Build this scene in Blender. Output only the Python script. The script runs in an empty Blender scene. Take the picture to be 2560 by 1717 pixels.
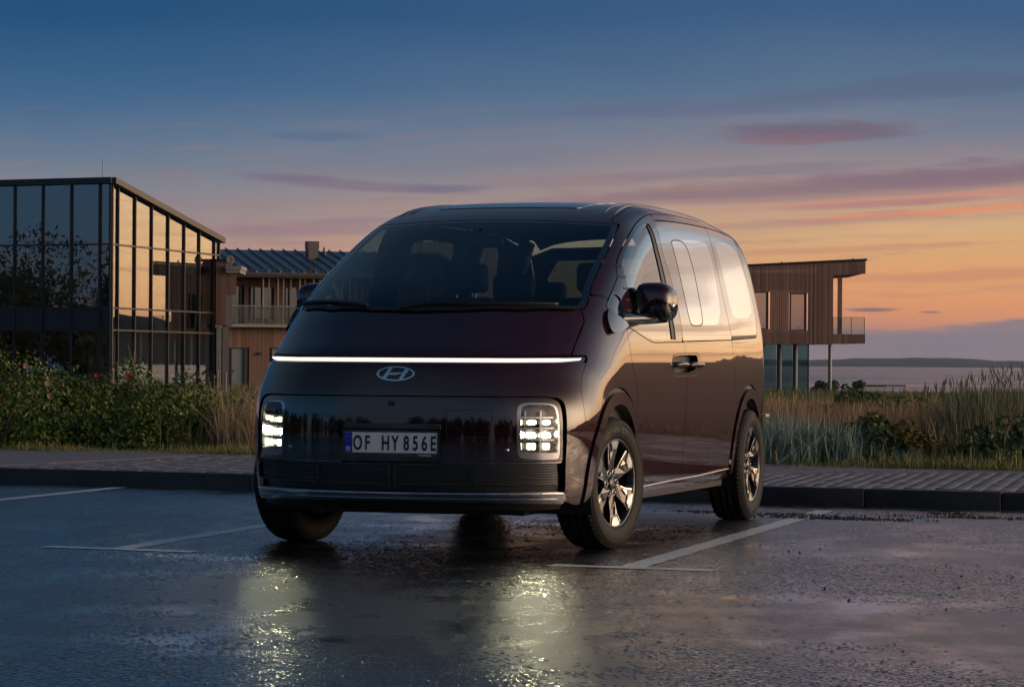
import bpy, bmesh, math, random
import numpy as np
from mathutils import Vector, Matrix
from mathutils.geometry import delaunay_2d_cdt
random.seed(7); RNG = np.random.default_rng(11)
SC = bpy.context.scene
COL = SC.collection
R_ = math.radians
# ------------------------------------------------------------------ camera
cam_d = bpy.data.cameras.new('camera'); cam = bpy.data.objects.new('camera', cam_d); COL.objects.link(cam)
cam_d.sensor_width = 36.0; cam_d.lens = 7347.0/2560*36; cam_d.shift_y = 48.0/2560
cam_d.clip_start = 0.5; cam_d.clip_end = 80000
rho = 0.0066
cam.matrix_world = Matrix(((math.cos(rho), -math.sin(rho), 0, 0), (0, 0, -1, 0), (math.sin(rho), math.cos(rho), 0, 1.007), (0, 0, 0, 1)))
SC.camera = cam
# ------------------------------------------------------------------ colour management / render
vs = SC.view_settings
SC.display_settings.display_device = 'sRGB'
vs.view_transform = 'Standard'; vs.look = 'None'; vs.gamma = 1.0; vs.exposure = 0.0; vs.use_curve_mapping = False
SC.render.engine = 'CYCLES'
cy = SC.cycles
cy.use_denoising = True; cy.max_bounces = 10; cy.diffuse_bounces = 3; cy.glossy_bounces = 5
cy.transmission_bounces = 8; cy.transparent_max_bounces = 16; cy.sample_clamp_indirect = 8.0
cy.caustics_reflective = False; cy.caustics_refractive = False
def s2l(c):
    c = c/255.0
    return c/12.92 if c <= .04045 else ((c+.055)/1.055)**2.4
def hexc(h, k=1.0):
    h = h.lstrip('#'); return tuple(s2l(int(h[i:i+2], 16))*k for i in (0, 2, 4)) + (1.0,)
# ------------------------------------------------------------------ world: dusk sky
W = bpy.data.worlds.new('World'); SC.world = W; W.use_nodes = True
NT = W.node_tree; NT.nodes.clear()
class NB:
    """tiny node expression builder"""
    def __init__(s, nt): s.nt = nt
    def n(s, t, **kw):
        o = s.nt.nodes.new(t)
        for k, v in kw.items(): setattr(o, k, v)
        return o
    def put(s, sock, v):
        if isinstance(v, bpy.types.NodeSocket): s.nt.links.new(v, sock)
        elif v is not None: sock.default_value = v
    def m(s, op, a, b=None, c=None, clamp=False):
        o = s.n('ShaderNodeMath', operation=op, use_clamp=clamp)
        for i, v in enumerate((a, b, c)):
            if v is not None: s.put(o.inputs[i], v)
        return o.outputs[0]
    def mr(s, v, a, b, c=0.0, d=1.0, interp='SMOOTHSTEP'):
        o = s.n('ShaderNodeMapRange', interpolation_type=interp); o.clamp = True
        for i, x in enumerate((v, a, b, c, d)): s.put(o.inputs[i], x)
        return o.outputs[0]
    def mix(s, f, a, b, mode='MIX'):
        o = s.n('ShaderNodeMix', data_type='RGBA', blend_type=mode)
        s.put(o.inputs[0], f); s.put(o.inputs[6], a); s.put(o.inputs[7], b); return o.outputs[2]
    def ramp(s, f, stops, interp='LINEAR'):
        o = s.n('ShaderNodeValToRGB'); cr = o.color_ramp; cr.interpolation = interp
        while len(cr.elements) > 1: cr.elements.remove(cr.elements[-1])
        cr.elements[0].position = stops[0][0]; cr.elements[0].color = stops[0][1]
        for p, c in stops[1:]:
            e = cr.elements.new(p); e.color = c
        s.put(o.inputs[0], f); return o.outputs[0]
    def noise(s, vec, scale, detail=4, rough=.5, dim='3D', dist=0.0):
        o = s.n('ShaderNodeTexNoise', noise_dimensions=dim)
        if vec is not None: s.put(o.inputs['Vector'], vec)
        s.put(o.inputs['Scale'], scale); s.put(o.inputs['Detail'], detail); s.put(o.inputs['Roughness'], rough); s.put(o.inputs['Distortion'], dist)
        return o.outputs[0]
    def comb(s, x, y, z=0.0):
        o = s.n('ShaderNodeCombineXYZ')
        for i, v in enumerate((x, y, z)): s.put(o.inputs[i], v)
        return o.outputs[0]
b = NB(NT)
tc = b.n('ShaderNodeTexCoord'); sx = b.n('ShaderNodeSeparateXYZ'); NT.links.new(tc.outputs['Generated'], sx.inputs[0])
el = b.m('MULTIPLY', b.m('ARCSINE', sx.outputs[2]), 57.29578)
az = b.m('MULTIPLY', b.m('ARCTAN2', sx.outputs[0], sx.outputs[1]), 57.29578)
wob = b.m('MULTIPLY', b.m('SUBTRACT', b.noise(b.comb(b.m('MULTIPLY', az, .12), b.m('MULTIPLY', el, .5)), 1.0, 5, .55), .5), 1.1)
elw = b.m('ADD', el, wob)
def sky(stops): return [(max(0., min(1., (e+1)/23.0)), hexc(c)) for e, c in stops]
t = b.m('DIVIDE', b.m('ADD', elw, 1.0), 23.0, clamp=True)
left = b.ramp(t, sky([(-1, '#8f8288'), (.8, '#bb9388'), (2.1, '#b48f88'), (2.7, '#95878e'), (3.4, '#7a8390'), (4.3, '#5c7590'), (5.3, '#3b648b'), (6.6, '#1f507c'), (9, '#2a5076'), (13, '#3b566e'), (22, '#42566a')]))
right = b.ramp(t, sky([(-1, '#8d8087'), (.35, '#9b8587'), (.7, '#e2946e'), (1.2, '#f0a066'), (1.9, '#e8a86e'), (2.5, '#ddb07e'), (3.0, '#c79f86'), (3.6, '#a18d8c'), (4.4, '#7d8090'), (5.3, '#5b738e'), (6.8, '#3a5d85'), (9, '#35577c'), (13, '#455f76'), (22, '#46596c')]))
glow = b.mix(1.0, b.ramp(t, sky([(-1, '#b08a80'), (.3, '#dc9c74'), (1.0, '#f4b47a'), (2.2, '#f7c48a'), (3.6, '#f0c8a0'), (5.5, '#d6bda2'), (8, '#aaa6a4'), (12, '#7a8a98'), (22, '#546a7c')])), (2.8, 2.75, 2.7, 1), 'MULTIPLY')
opp = b.ramp(t, sky([(-1, '#5a5a66'), (.6, '#8a7f88'), (2.5, '#857f90'), (4.5, '#6f839c'), (8, '#6b86a4'), (14, '#668098'), (22, '#587084')]))
c = b.mix(b.mr(az, -9.5, 8.0), left, right)
c = b.mix(b.m('MULTIPLY', b.mr(az, 11.0, 30.0), b.mr(az, 115.0, 60.0)), c, glow)
opp2 = b.ramp(t, sky([(-1, '#4e5260'), (.8, '#6f7684'), (2.5, '#658fae'), (5, '#4d8ec0'), (9, '#5287ae'), (22, '#415a70')]))
opp = b.mix(b.m('MULTIPLY', b.mr(az, -138.0, -116.0), b.mr(az, -50.0, -90.0)), opp, opp2)
c = b.mix(b.m('MAXIMUM', b.mr(az, 70.0, 135.0), b.mr(az, -25.0, -80.0)), c, opp)
def cloud(a0, e0, wa, we, tilt, col, amt, c, nz=1.0):
    da = b.m('SUBTRACT', az, a0)
    n = b.m('SUBTRACT', b.noise(b.comb(b.m('MULTIPLY', az, .55*nz), b.m('MULTIPLY', el, 3.2*nz), a0), 1.0, 5, .6), .5)
    de = b.m('ADD', b.m('SUBTRACT', b.m('SUBTRACT', el, e0), b.m('MULTIPLY', da, tilt)), b.m('MULTIPLY', n, we*1.6))
    r = b.m('ADD', b.m('POWER', b.m('ABSOLUTE', b.m('DIVIDE', da, wa)), 2.0), b.m('POWER', b.m('ABSOLUTE', b.m('DIVIDE', de, we)), 2.0))
    f = b.m('MULTIPLY', b.mr(b.m('ADD', r, b.m('MULTIPLY', n, 1.2)), 1.25, 0.1), amt)
    return b.mix(f, c, hexc(col))
# thin streaked veil
st1 = b.noise(b.comb(b.m('MULTIPLY', b.m('SUBTRACT', az, b.m('MULTIPLY', el, 2.0)), .16), b.m('SUBTRACT', b.m('MULTIPLY', el, 1.9), b.m('MULTIPLY', az, .07)), 3.0), 1.0, 7, .62)
c = b.mix(b.m('MULTIPLY', b.mr(st1, .50, .72), b.m('MULTIPLY', b.mr(el, 6.5, 3.0), .32)), c, b.mix(b.mr(el, 1.5, 4.2), hexc('#c98c78'), hexc('#6d7489')))
st2 = b.noise(b.comb(b.m('MULTIPLY', az, .35), b.m('SUBTRACT', b.m('MULTIPLY', el, 4.5), b.m('MULTIPLY', az, .2)), 8.0), 1.0, 7, .65)
c = b.mix(b.m('MULTIPLY', b.mr(st2, .50, .70), b.m('MULTIPLY', b.m('MULTIPLY', b.mr(el, .8, 1.8), b.mr(el, 5.5, 3.5)), .5)), c, hexc('#9a7a7c'))
c = cloud(6.0, 4.50, 2.2, .22, .02, '#705f72', .75, c)
c = cloud(5.5, 4.36, 1.4, .12, .03, '#8a6a74', .6, c)
c = cloud(6.0, 3.42, 7.0, .26, .05, '#8f7278', .6, c)
c = cloud(8.5, 3.66, 3.4, .24, .06, '#80697a', .7, c)
c = cloud(4.0, 3.30, 4.0, .10, .04, '#86727e', .5, c)
c = cloud(8.6, 2.98, 3.6, .07, .07, '#ec9068', .7, c)
c = cloud(7.8, 3.22, 4.2, .09, .06, '#d0897c', .6, c)
c = cloud(5.5, 2.75, 3.2, .10, .05, '#a9807e', .45, c)
c = cloud(4.6, 3.75, 3.0, .13, .05, '#7d7488', .5, c)
c = cloud(7.2, 3.12, 2.4, .08, .05, '#a8787a', .5, c)
c = cloud(6.8, 2.25, 3.2, .08, .05, '#c78a72', .5, c)
c = cloud(9.0, 1.75, 3.4, .12, .04, '#cd8668', .5, c)
c = cloud(8.2, 2.65, 1.9, .14, .04, '#dfb486', .5, c)
c = cloud(3.5, 4.95, 3.8, .18, .03, '#5f6884', .5, c)
c = cloud(8.0, 5.35, 3.6, .26, .05, '#54627e', .5, c)
c = cloud(-2.9, 3.42, 2.4, .12, -.05, '#7d7082', .7, c)
c = cloud(-4.4, 3.58, 1.1, .09, -.03, '#796c80', .6, c)
c = cloud(-1.2, 3.38, 1.0, .08, .04, '#716a82', .5, c)
c = cloud(-3.7, 4.36, 1.2, .10, .0, '#56688a', .5, c)
c = cloud(-4.2, 2.55, 2.4, .16, .03, '#987b86', .6, c)
c = cloud(-3.2, 2.75, 1.6, .08, .05, '#8d7a88', .5, c)
c = cloud(1.2, 3.55, 2.4, .13, .03, '#94797f', .5, c)
c = cloud(7.0, 1.07, .55, .05, .02, '#8a6f72', .95, c, 2.5)
c = cloud(8.1, 1.03, .25, .03, .0, '#94756f', .85, c, 2.5)
c = cloud(9.5, .50, 6.5, .30, .012, '#8d8189', .9, c)
c = cloud(4.5, .35, 4.0, .20, .0, '#9c8686', .6, c)
c = cloud(8, 9.6, 9.0, 1.5, .06, '#a89498', .8, c, .4)
c = cloud(15, 12.5, 13.0, 3.4, .05, '#dcb4a0', .9, c, .35)
c = cloud(24, 17.5, 18.0, 3.6, .05, '#96868e', .75, c, .3)
c = cloud(30, 8.2, 14.0, 1.7, .03, '#cca890', .7, c, .4)
c = cloud(33, 4.8, 9.0, .55, .02, '#c59a80', .5, c)
c = cloud(40, 7.5, 12.0, .8, .02, '#8a7f8c', .5, c)
c = cloud(28, 1.5, 9.0, .22, .02, '#e09a68', .5, c)
c = cloud(-40, 6.0, 14.0, .8, .02, '#45557a', .5, c)
c = cloud(-120, 5.0, 25.0, .8, .01, '#6a6578', .5, c)
c = cloud(150, 6.0, 25.0, .9, .01, '#5c5a70', .5, c)
c = b.mix(b.mr(el, 16.0, 50.0), c, hexc('#223f5c'))
# sunset afterglow right of the picture, boosted as added fill light, fading smoothly outward
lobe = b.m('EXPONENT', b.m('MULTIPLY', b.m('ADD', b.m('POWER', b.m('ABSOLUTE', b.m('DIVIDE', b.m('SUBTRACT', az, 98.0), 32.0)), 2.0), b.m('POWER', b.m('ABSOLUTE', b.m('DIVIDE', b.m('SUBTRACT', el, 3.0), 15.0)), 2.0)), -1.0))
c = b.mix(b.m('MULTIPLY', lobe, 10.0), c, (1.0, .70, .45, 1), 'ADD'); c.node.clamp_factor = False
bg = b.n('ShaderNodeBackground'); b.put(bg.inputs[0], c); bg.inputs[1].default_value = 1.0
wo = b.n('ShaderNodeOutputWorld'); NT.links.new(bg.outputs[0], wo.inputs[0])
# ------------------------------------------------------------------ afterglow of the sun just below the horizon, to the right
sun_d = bpy.data.lights.new('sun', 'SUN'); sun = bpy.data.objects.new('sun', sun_d); COL.objects.link(sun)
sun_d.energy = .04; sun_d.angle = R_(110); sun_d.color = (1.0, .70, .46)
saz, sel = R_(104), R_(17)
sd = Vector((math.sin(saz)*math.cos(sel), math.cos(saz)*math.cos(sel), math.sin(sel)))
sun.rotation_euler = sd.to_track_quat('Z', 'Y').to_euler(); sun.location = (60, 20, 30)
# ------------------------------------------------------------------ materials
MATS = {}
def mat(name, base=(.5, .5, .5), rough=.5, metal=0.0, spec=.5, coat=0.0, emit=None, estr=0.0, fn=None, ior=1.5):
    if name in MATS: return MATS[name]
    m = bpy.data.materials.new(name); m.use_nodes = True; nt = m.node_tree
    p = nt.nodes['Principled BSDF']
    p.inputs['Base Color'].default_value = (*base[:3], 1); p.inputs['Roughness'].default_value = rough
    p.inputs['Metallic'].default_value = metal; p.inputs['Specular IOR Level'].default_value = spec
    p.inputs['Coat Weight'].default_value = coat; p.inputs['Coat Roughness'].default_value = .02; p.inputs['IOR'].default_value = ior
    if emit: p.inputs['Emission Color'].default_value = (*emit[:3], 1); p.inputs['Emission Strength'].default_value = estr
    if fn: fn(NB(nt), p)
    MATS[name] = m; return m
def bump(b, p, h, strength, dist=.01):
    o = b.n('ShaderNodeBump'); o.inputs['Strength'].default_value = strength; o.inputs['Distance'].default_value = dist
    b.put(o.inputs['Height'], h); b.nt.links.new(o.outputs[0], p.inputs['Normal'])
def objc(b): return b.n('ShaderNodeTexCoord').outputs['Object']
def scaled(b, v, s):
    o = b.n('ShaderNodeVectorMath', operation='MULTIPLY'); b.put(o.inputs[0], v); o.inputs[1].default_value = s; return o.outputs[0]
def island_vary(b, p, c1, c2, nscale=3.0, stretch=(1, 1, 1), pos='Object'):
    g = b.n('ShaderNodeNewGeometry'); r = g.outputs['Random Per Island']
    n = b.noise(scaled(b, b.n('ShaderNodeTexCoord').outputs[pos], stretch), nscale, 4)
    f = b.m('ADD', b.m('MULTIPLY', r, .7), b.m('MULTIPLY', n, .3))
    b.put(p.inputs['Base Color'], b.mix(f, (*c1, 1), (*c2, 1)))
def glass(name, tint, refl_ior=1.5, rough=0.0, boost=0.0, lowtint=None):
    """thin pane: tinted see-through plus fresnel reflection"""
    if name in MATS: return MATS[name]
    m = bpy.data.materials.new(name); m.use_nodes = True; nt = m.node_tree; nt.nodes.clear(); b = NB(nt)
    tr = b.n('ShaderNodeBsdfTransparent'); tr.inputs[0].default_value = (*tint, 1)
    gl = b.n('ShaderNodeBsdfGlossy'); gl.inputs['Roughness'].default_value = rough; gl.inputs[0].default_value = (1, 1, 1, 1)
    r0 = ((refl_ior-1)/(refl_ior+1))**2                      # Schlick, the same from both faces of the pane
    g_ = b.n('ShaderNodeNewGeometry'); dt_ = b.n('ShaderNodeVectorMath', operation='DOT_PRODUCT')
    nt.links.new(g_.outputs['Normal'], dt_.inputs[0]); nt.links.new(g_.outputs['Incoming'], dt_.inputs[1])
    cs_ = b.m('ABSOLUTE', dt_.outputs['Value'])
    f = b.m('ADD', b.m('MULTIPLY', b.m('POWER', b.m('SUBTRACT', 1.0, cs_), 5.0), 1-r0), r0+boost, clamp=True)
    mx = b.n('ShaderNodeMixShader'); b.put(mx.inputs[0], f); nt.links.new(tr.outputs[0], mx.inputs[1]); nt.links.new(gl.outputs[0], mx.inputs[2])
    o = b.n('ShaderNodeOutputMaterial'); nt.links.new(mx.outputs[0], o.inputs[0])
    MATS[name] = m; return m
# ------------------------------------------------------------------ mesh helpers
def cat(parts):
    """join [(V,F,N?)] lists into one"""
    V = []; F = []; k = 0
    for v, f in parts:
        V.append(np.asarray(v, float).reshape(-1, 3)); F += [tuple(i+k for i in q) for q in f]; k += len(V[-1])
    return np.concatenate(V), F
def obj(name, V, F, material, parent=None, smooth=False, loc=None, normals=None):
    me = bpy.data.meshes.new(name)
    V = np.asarray(V, float)
    if isinstance(F, np.ndarray):
        n, k = F.shape
        me.vertices.add(len(V)); me.vertices.foreach_set('co', V.astype(np.float32).ravel())
        me.loops.add(n*k); me.loops.foreach_set('vertex_index', F.astype(np.int32).ravel())
        me.polygons.add(n); me.polygons.foreach_set('loop_start', np.arange(0, n*k, k, dtype=np.int32))
        me.update(calc_edges=True); me.validate()
    else:
        me.from_pydata(V.tolist(), [], F); me.update()
    if material: me.materials.append(material)
    if smooth or normals is not None: me.polygons.foreach_set('use_smooth', np.ones(len(me.polygons), bool))
    if normals is not None: me.normals_split_custom_set_from_vertices(np.asarray(normals).tolist())
    o = bpy.data.objects.new(name, me); COL.objects.link(o)
    if parent is not None: o.parent = parent
    if loc is not None: o.location = loc
    return o
def link(name, me, parent=None, loc=None, rot=None, scale=None):
    o = bpy.data.objects.new(name, me); COL.objects.link(o)
    if parent is not None: o.parent = parent
    if loc is not None: o.location = loc
    if rot is not None: o.rotation_euler = rot
    if scale is not None: o.scale = scale
    return o
def thing(name, label, catg, loc=(0, 0, 0), rotz=0.0, group=None):
    o = bpy.data.objects.new(name, None); COL.objects.link(o); o.location = loc; o.rotation_euler = (0, 0, rotz)
    o.empty_display_size = .2
    o['label'] = label; o['category'] = catg
    if group: o['group'] = group
    return o
def tag(o, label=None, catg=None, group=None, kind=None):
    if label: o['label'] = label
    if catg: o['category'] = catg
    if group: o['group'] = group
    if kind: o['kind'] = kind
    return o
def struct(o): o['kind'] = 'structure'; return o
BOXF = [(0, 1, 3, 2), (4, 6, 7, 5), (0, 4, 5, 1), (2, 3, 7, 6), (0, 2, 6, 4), (1, 5, 7, 3)]
def box(x0, x1, y0, y1, z0, z1):
    return [(x, y, z) for x in (x0, x1) for y in (y0, y1) for z in (z0, z1)], BOXF
def hexa(p):  # 8 points ordered like box()
    return list(p), BOXF
def bevelled(V, F, w=.01, seg=2, smooth=True):
    bm = bmesh.new()
    vs_ = [bm.verts.new(tuple(v)) for v in V]
    for f in F:
        try: bm.faces.new([vs_[i] for i in f])
        except ValueError: pass
    bmesh.ops.recalc_face_normals(bm, faces=bm.faces)
    bmesh.ops.bevel(bm, geom=list(bm.edges), offset=w, segments=seg, affect='EDGES', profile=.6)
    bm.verts.index_update()
    V2 = np.array([v.co[:] for v in bm.verts]); F2 = [tuple(v.index for v in f.verts) for f in bm.faces]; bm.free()
    return V2, F2
def tube(path, r, n=8, closed=False):
    P = np.asarray(path, float); r = np.broadcast_to(r, (len(P),)); V = []; F = []
    T = np.gradient(P, axis=0)
    if closed: T = np.roll(P, -1, 0)-np.roll(P, 1, 0)
    up = np.array([0, 0, 1.])
    for p, t_, rr in zip(P, T, r):
        t_ = t_/(np.linalg.norm(t_)+1e-12); a = np.cross(t_, up)
        if np.linalg.norm(a) < 1e-3: a = np.cross(t_, [1., 0, 0])
        a /= np.linalg.norm(a); c_ = np.cross(t_, a)
        for k in range(n):
            an = 2*math.pi*k/n; V.append(p+rr*(math.cos(an)*a+math.sin(an)*c_))
    m = len(P)
    for i in range(m if closed else m-1):
        for k in range(n):
            F.append((i*n+k, i*n+(k+1) % n, ((i+1) % m)*n+(k+1) % n, ((i+1) % m)*n+k))
    if not closed: F += [tuple(range(n))[::-1], tuple((m-1)*n+k for k in range(n))]
    return np.array(V), F
def lathe(prof, n, axis='y'):
    """prof: (radius, along) list, revolved about the y axis"""
    V = []; F = []
    for k in range(n):
        an = 2*math.pi*k/n
        for r, y in prof: V.append((r*math.cos(an), y, r*math.sin(an)))
    m = len(prof)
    for k in range(n):
        for i in range(m-1): F.append((k*m+i, k*m+i+1, ((k+1) % n)*m+i+1, ((k+1) % n)*m+i))
    return np.array(V), F
def cyl(p0, p1, r, n=12):
    return tube([p0, p1], r, n)
HAZE = 4.5e-5
# ================================================================== SETTING
KD = np.array([.919, -.395]); KN = np.array([.395, .919])      # along the kerb / away from the camera
N0, N1 = 20.38, 24.75
def sn(s, n, z): return (KD[0]*s+KN[0]*n, KD[1]*s+KN[1]*n, z)
def asphalt_fn(b, p):
    v = objc(b)
    big = b.noise(scaled(b, v, (1, .55, 1)), .55, 5, .6)
    mid = b.noise(scaled(b, v, (1.2, .6, 1)), 2.6, 5, .62)
    fine = b.noise(v, 60, 4, .65); gr = b.noise(v, 15, 8, .78)
    vor = b.n('ShaderNodeTexVoronoi'); b.put(vor.inputs['Vector'], v); vor.inputs['Scale'].default_value = 62
    wet = b.m('ADD', b.m('MULTIPLY', big, .6), b.m('MULTIPLY', mid, .4))       # low = standing water, high = damp stone
    damp = b.mr(wet, .37, .56)
    sep = b.n('ShaderNodeSeparateColor'); b.put(sep.inputs[0], vor.outputs['Color'])
    b.put(p.inputs['Base Color'], b.mix(b.m('MULTIPLY', b.m('ADD', b.m('MULTIPLY', sep.outputs[0], .6), b.m('MULTIPLY', fine, .4)), damp), (.010, .010, .011, 1), (.028, .028, .029, 1)))
    b.put(p.inputs['Roughness'], b.m('ADD', b.mr(damp, 0, 1, .09, .24, 'LINEAR'), b.m('MULTIPLY', b.m('MULTIPLY', gr, damp), .2)))
    p.inputs['Specular IOR Level'].default_value = .85
    h = b.m('ADD', b.m('MULTIPLY', b.m('MULTIPLY', vor.outputs['Distance'], -1.0), .8), b.m('ADD', b.m('MULTIPLY', fine, .8), b.m('MULTIPLY', gr, 2.0)))
    o = b.n('ShaderNodeBump'); b.put(o.inputs['Strength'], b.mr(damp, 0, 1, .05, .5, 'LINEAR')); o.inputs['Distance'].default_value = .016; b.put(o.inputs['Height'], h)
    o2 = b.n('ShaderNodeBump'); o2.inputs['Strength'].default_value = .2; o2.inputs['Distance'].default_value = .03
    b.put(o2.inputs['Height'], b.noise(scaled(b, v, (1, .6, 1)), 5.5, 4, .6)); b.nt.links.new(o.outputs[0], o2.inputs['Normal'])
    b.nt.links.new(o2.outputs[0], p.inputs['Normal'])
    o3 = b.n('ShaderNodeBump'); o3.inputs['Strength'].default_value = .2; o3.inputs['Distance'].default_value = .015          # the water film follows only the coarse relief
    b.put(o3.inputs['Height'], b.m('ADD', b.m('MULTIPLY', gr, b.mr(damp, 0, 1, .12, 1.8, 'LINEAR')), b.m('MULTIPLY', b.noise(scaled(b, v, (1, .6, 1)), 7, 3, .6), .5)))
    b.nt.links.new(o3.outputs[0], p.inputs['Coat Normal'])
    b.put(p.inputs['Coat Weight'], b.mr(damp, 0, 1, 1.0, .6, 'LINEAR')); b.put(p.inputs['Coat Roughness'], b.mr(damp, 0, 1, .06, .19, 'LINEAR')); p.inputs['Coat IOR'].default_value = 1.4
M_ASPH = mat('wet_asphalt', rough=.3, fn=asphalt_fn)
V = [sn(-120, -140, 0), sn(120, -140, 0), sn(120, N0, 0), sn(-120, N0, 0)]
struct(obj('car_park', V, [(0, 1, 2, 3)], M_ASPH))
def kerb_fn(b, p):
    v = objc(b); n = b.noise(v, 7, 5, .6)
    b.put(p.inputs['Base Color'], b.mix(n, (.018, .018, .021, 1), (.05, .05, .054, 1)))
    b.put(p.inputs['Roughness'], b.mr(n, .3, .7, .3, .6)); bump(b, p, b.noise(v, 60, 3), .4, .01)
M_KERB = mat('dark_kerb_stone', rough=.5, fn=kerb_fn)
def paver_fn(b, p):
    g = b.n('ShaderNodeObjectInfo'); gi = b.n('ShaderNodeNewGeometry')
    r = b.m('FRACT', b.m('ADD', g.outputs['Random'], gi.outputs['Random Per Island']))
    n = b.noise(b.n('ShaderNodeNewGeometry').outputs['Position'], 2.2, 5, .65)
    f = b.m('ADD', b.m('MULTIPLY', r, .45), b.m('MULTIPLY', n, .55))
    b.put(p.inputs['Base Color'], b.mix(f, (.15, .128, .132, 1), (.25, .21, .21, 1)))
    b.put(p.inputs['Roughness'], b.mr(n, .35, .65, .38, .7))
    bump(b, p, b.noise(b.n('ShaderNodeNewGeometry').outputs['Position'], 70, 3), .3, .01)
M_PAVE = mat('damp_paver', rough=.55, fn=paver_fn)
M_BED = mat('joint_sand', (.03, .027, .026), .9)
# kerb stones, one object each where the photograph shows them
walk = struct(obj('pavement', *cat([box(-90, 90, N0+.12, N1+.4, -.2, .1155)]), M_BED))
walk.rotation_euler = (0, 0, math.atan2(KD[1], KD[0]))
kv, kf = bevelled(*box(-.497, .497, 0, .13, -.1, .12), .012, 2)
kme = obj('kerb_stone', kv, kf, M_KERB, walk, True); kmesh = kme.data
NS0 = math.cos(math.atan2(KD[1], KD[0]))
kme.location = (-10.5, N0, 0)
for k in range(1, 24):
    link('kerb_stone', kmesh, walk, (-10.5+k, N0+random.uniform(-.003, .003), random.uniform(-.003, .003)))
for s0, s1 in ((-90, -11.0), (13.0, 90)):
    o = obj('kerb_run', *box(s0, s1, N0, N0+.13, -.1, .12), M_KERB, walk)
# block pavers: courses run parallel with the parking bays
PD = np.array([math.sin(R_(13)), math.cos(R_(13))]); PQ = np.array([PD[1], -PD[0]])
a = KD @ PD; 
brick = bevelled(*box(-.0565, .0565, -.116, .116, -.03, .0), .004, 1)
cells = []
for i in range(-90, 110):
    for j in range(60, 150):
        c0 = PQ*(i*.1155)+PD*((j+(.5 if i % 2 else 0))*.2345)
        s, n = c0 @ KD, c0 @ KN
        if N0+.205 < n < N1+.05 and -13.5 < s < 13.5: cells.append((s, n, c0))
def vis(c0):
    x, y = c0; return abs(x/y) < .185
cells.sort(key=lambda q: (not vis(q[2]), -(q[2][0])*.35+q[2][1] - (3 if q[2][0] > 1.2 else 0)))
ang = math.atan2(-(PD @ KD), PD @ KN)
pme = None; rest = []
for k, (s, n, c0) in enumerate(cells):
    z = .12+random.uniform(-.002, .0015)
    if k < 300:
        if pme is None:
            o = obj('paver', brick[0], brick[1], M_PAVE, walk, True); pme = o.data
        else: o = link('paver', pme, walk)
        o.location = (s, n, z); o.rotation_euler = (random.uniform(-.006, .006), random.uniform(-.006, .006), ang)
    else:
        ca, sa = math.cos(ang), math.sin(ang)
        bx = np.array(box(-.0565, .0565, -.116, .116, -.03, 0)[0])
        rest.append((np.c_[bx[:, 0]*ca-bx[:, 1]*sa+s, bx[:, 0]*sa+bx[:, 1]*ca+n, bx[:, 2]+z], BOXF))
o = obj('paver_field', *cat(rest), M_PAVE, walk); o['kind'] = 'stuff'
# sheet of edging pavers beyond the frame
for s0, s1 in ((-90, -13.6), (13.6, 90)): obj('paved_strip', *box(s0, s1, N0+.135, N1+.2, 0, .119), M_PAVE, walk)
# painted bay markings
def paint_fn(b, p):
    v = objc(b); n = b.noise(v, 14, 6, .7); n2 = b.noise(v, 60, 3, .6)
    f = b.m('ADD', b.m('MULTIPLY', n, .65), b.m('MULTIPLY', n2, .35))
    b.put(p.inputs['Base Color'], b.mix(b.mr(f, .53, .70), (.80, .80, .81, 1), (.09, .09, .095, 1)))
    p.inputs['Roughness'].default_value = .34; p.inputs['Specular IOR Level'].default_value = .85; bump(b, p, n2, .3, .01); p.inputs['Coat Weight'].default_value = .2; p.inputs['Coat Roughness'].default_value = .15; p.inputs['Coat IOR'].default_value = 1.4
M_PAINT = mat('worn_white_paint', fn=paint_fn)
def line(p0, p1, w, z=.004, ragged=.006):
    p0, p1 = np.array(p0), np.array(p1); d = p1-p0; L = np.linalg.norm(d); d /= L; q = np.array([-d[1], d[0]]); n = max(4, int(L/.12))
    V = []; F = []
    for i in range(n+1):
        c0 = p0+d*L*i/n
        for sg in (-1, 1):
            e = c0+q*sg*(w/2+RNG.uniform(-ragged, ragged)); V.append((e[0], e[1], z))
        if i: F.append((2*i-2, 2*i, 2*i+1, 2*i-1))
    return V, F
LINES = [((.585, 14.49), (2.17, 20.30), .13, 'long white bay line running past the rear wheel to the kerb'),
 ((.20, 14.63), (.99, 14.315), .12, 'short white cross bar at the end of the bay line by the front wheel'),
 ((-2.094, 15.675), (-1.30, 18.85), .13, 'white bay line on the far side leading under the front bumper'),
 ((-2.51, 15.82), (-1.66, 15.467), .12, 'short white cross bar on the dark asphalt at far left'),
 ((-3.72, 20.85), (-3.10, 23.25), .13, 'white bay line at the far left ending at the kerb')]
for i, (p0, p1, w, lab) in enumerate(LINES):
    o = obj('bay_line', *line(p0, p1, w, .002 if i not in (1, 3) else .0034), M_PAINT); o['kind'] = 'structure'
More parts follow.
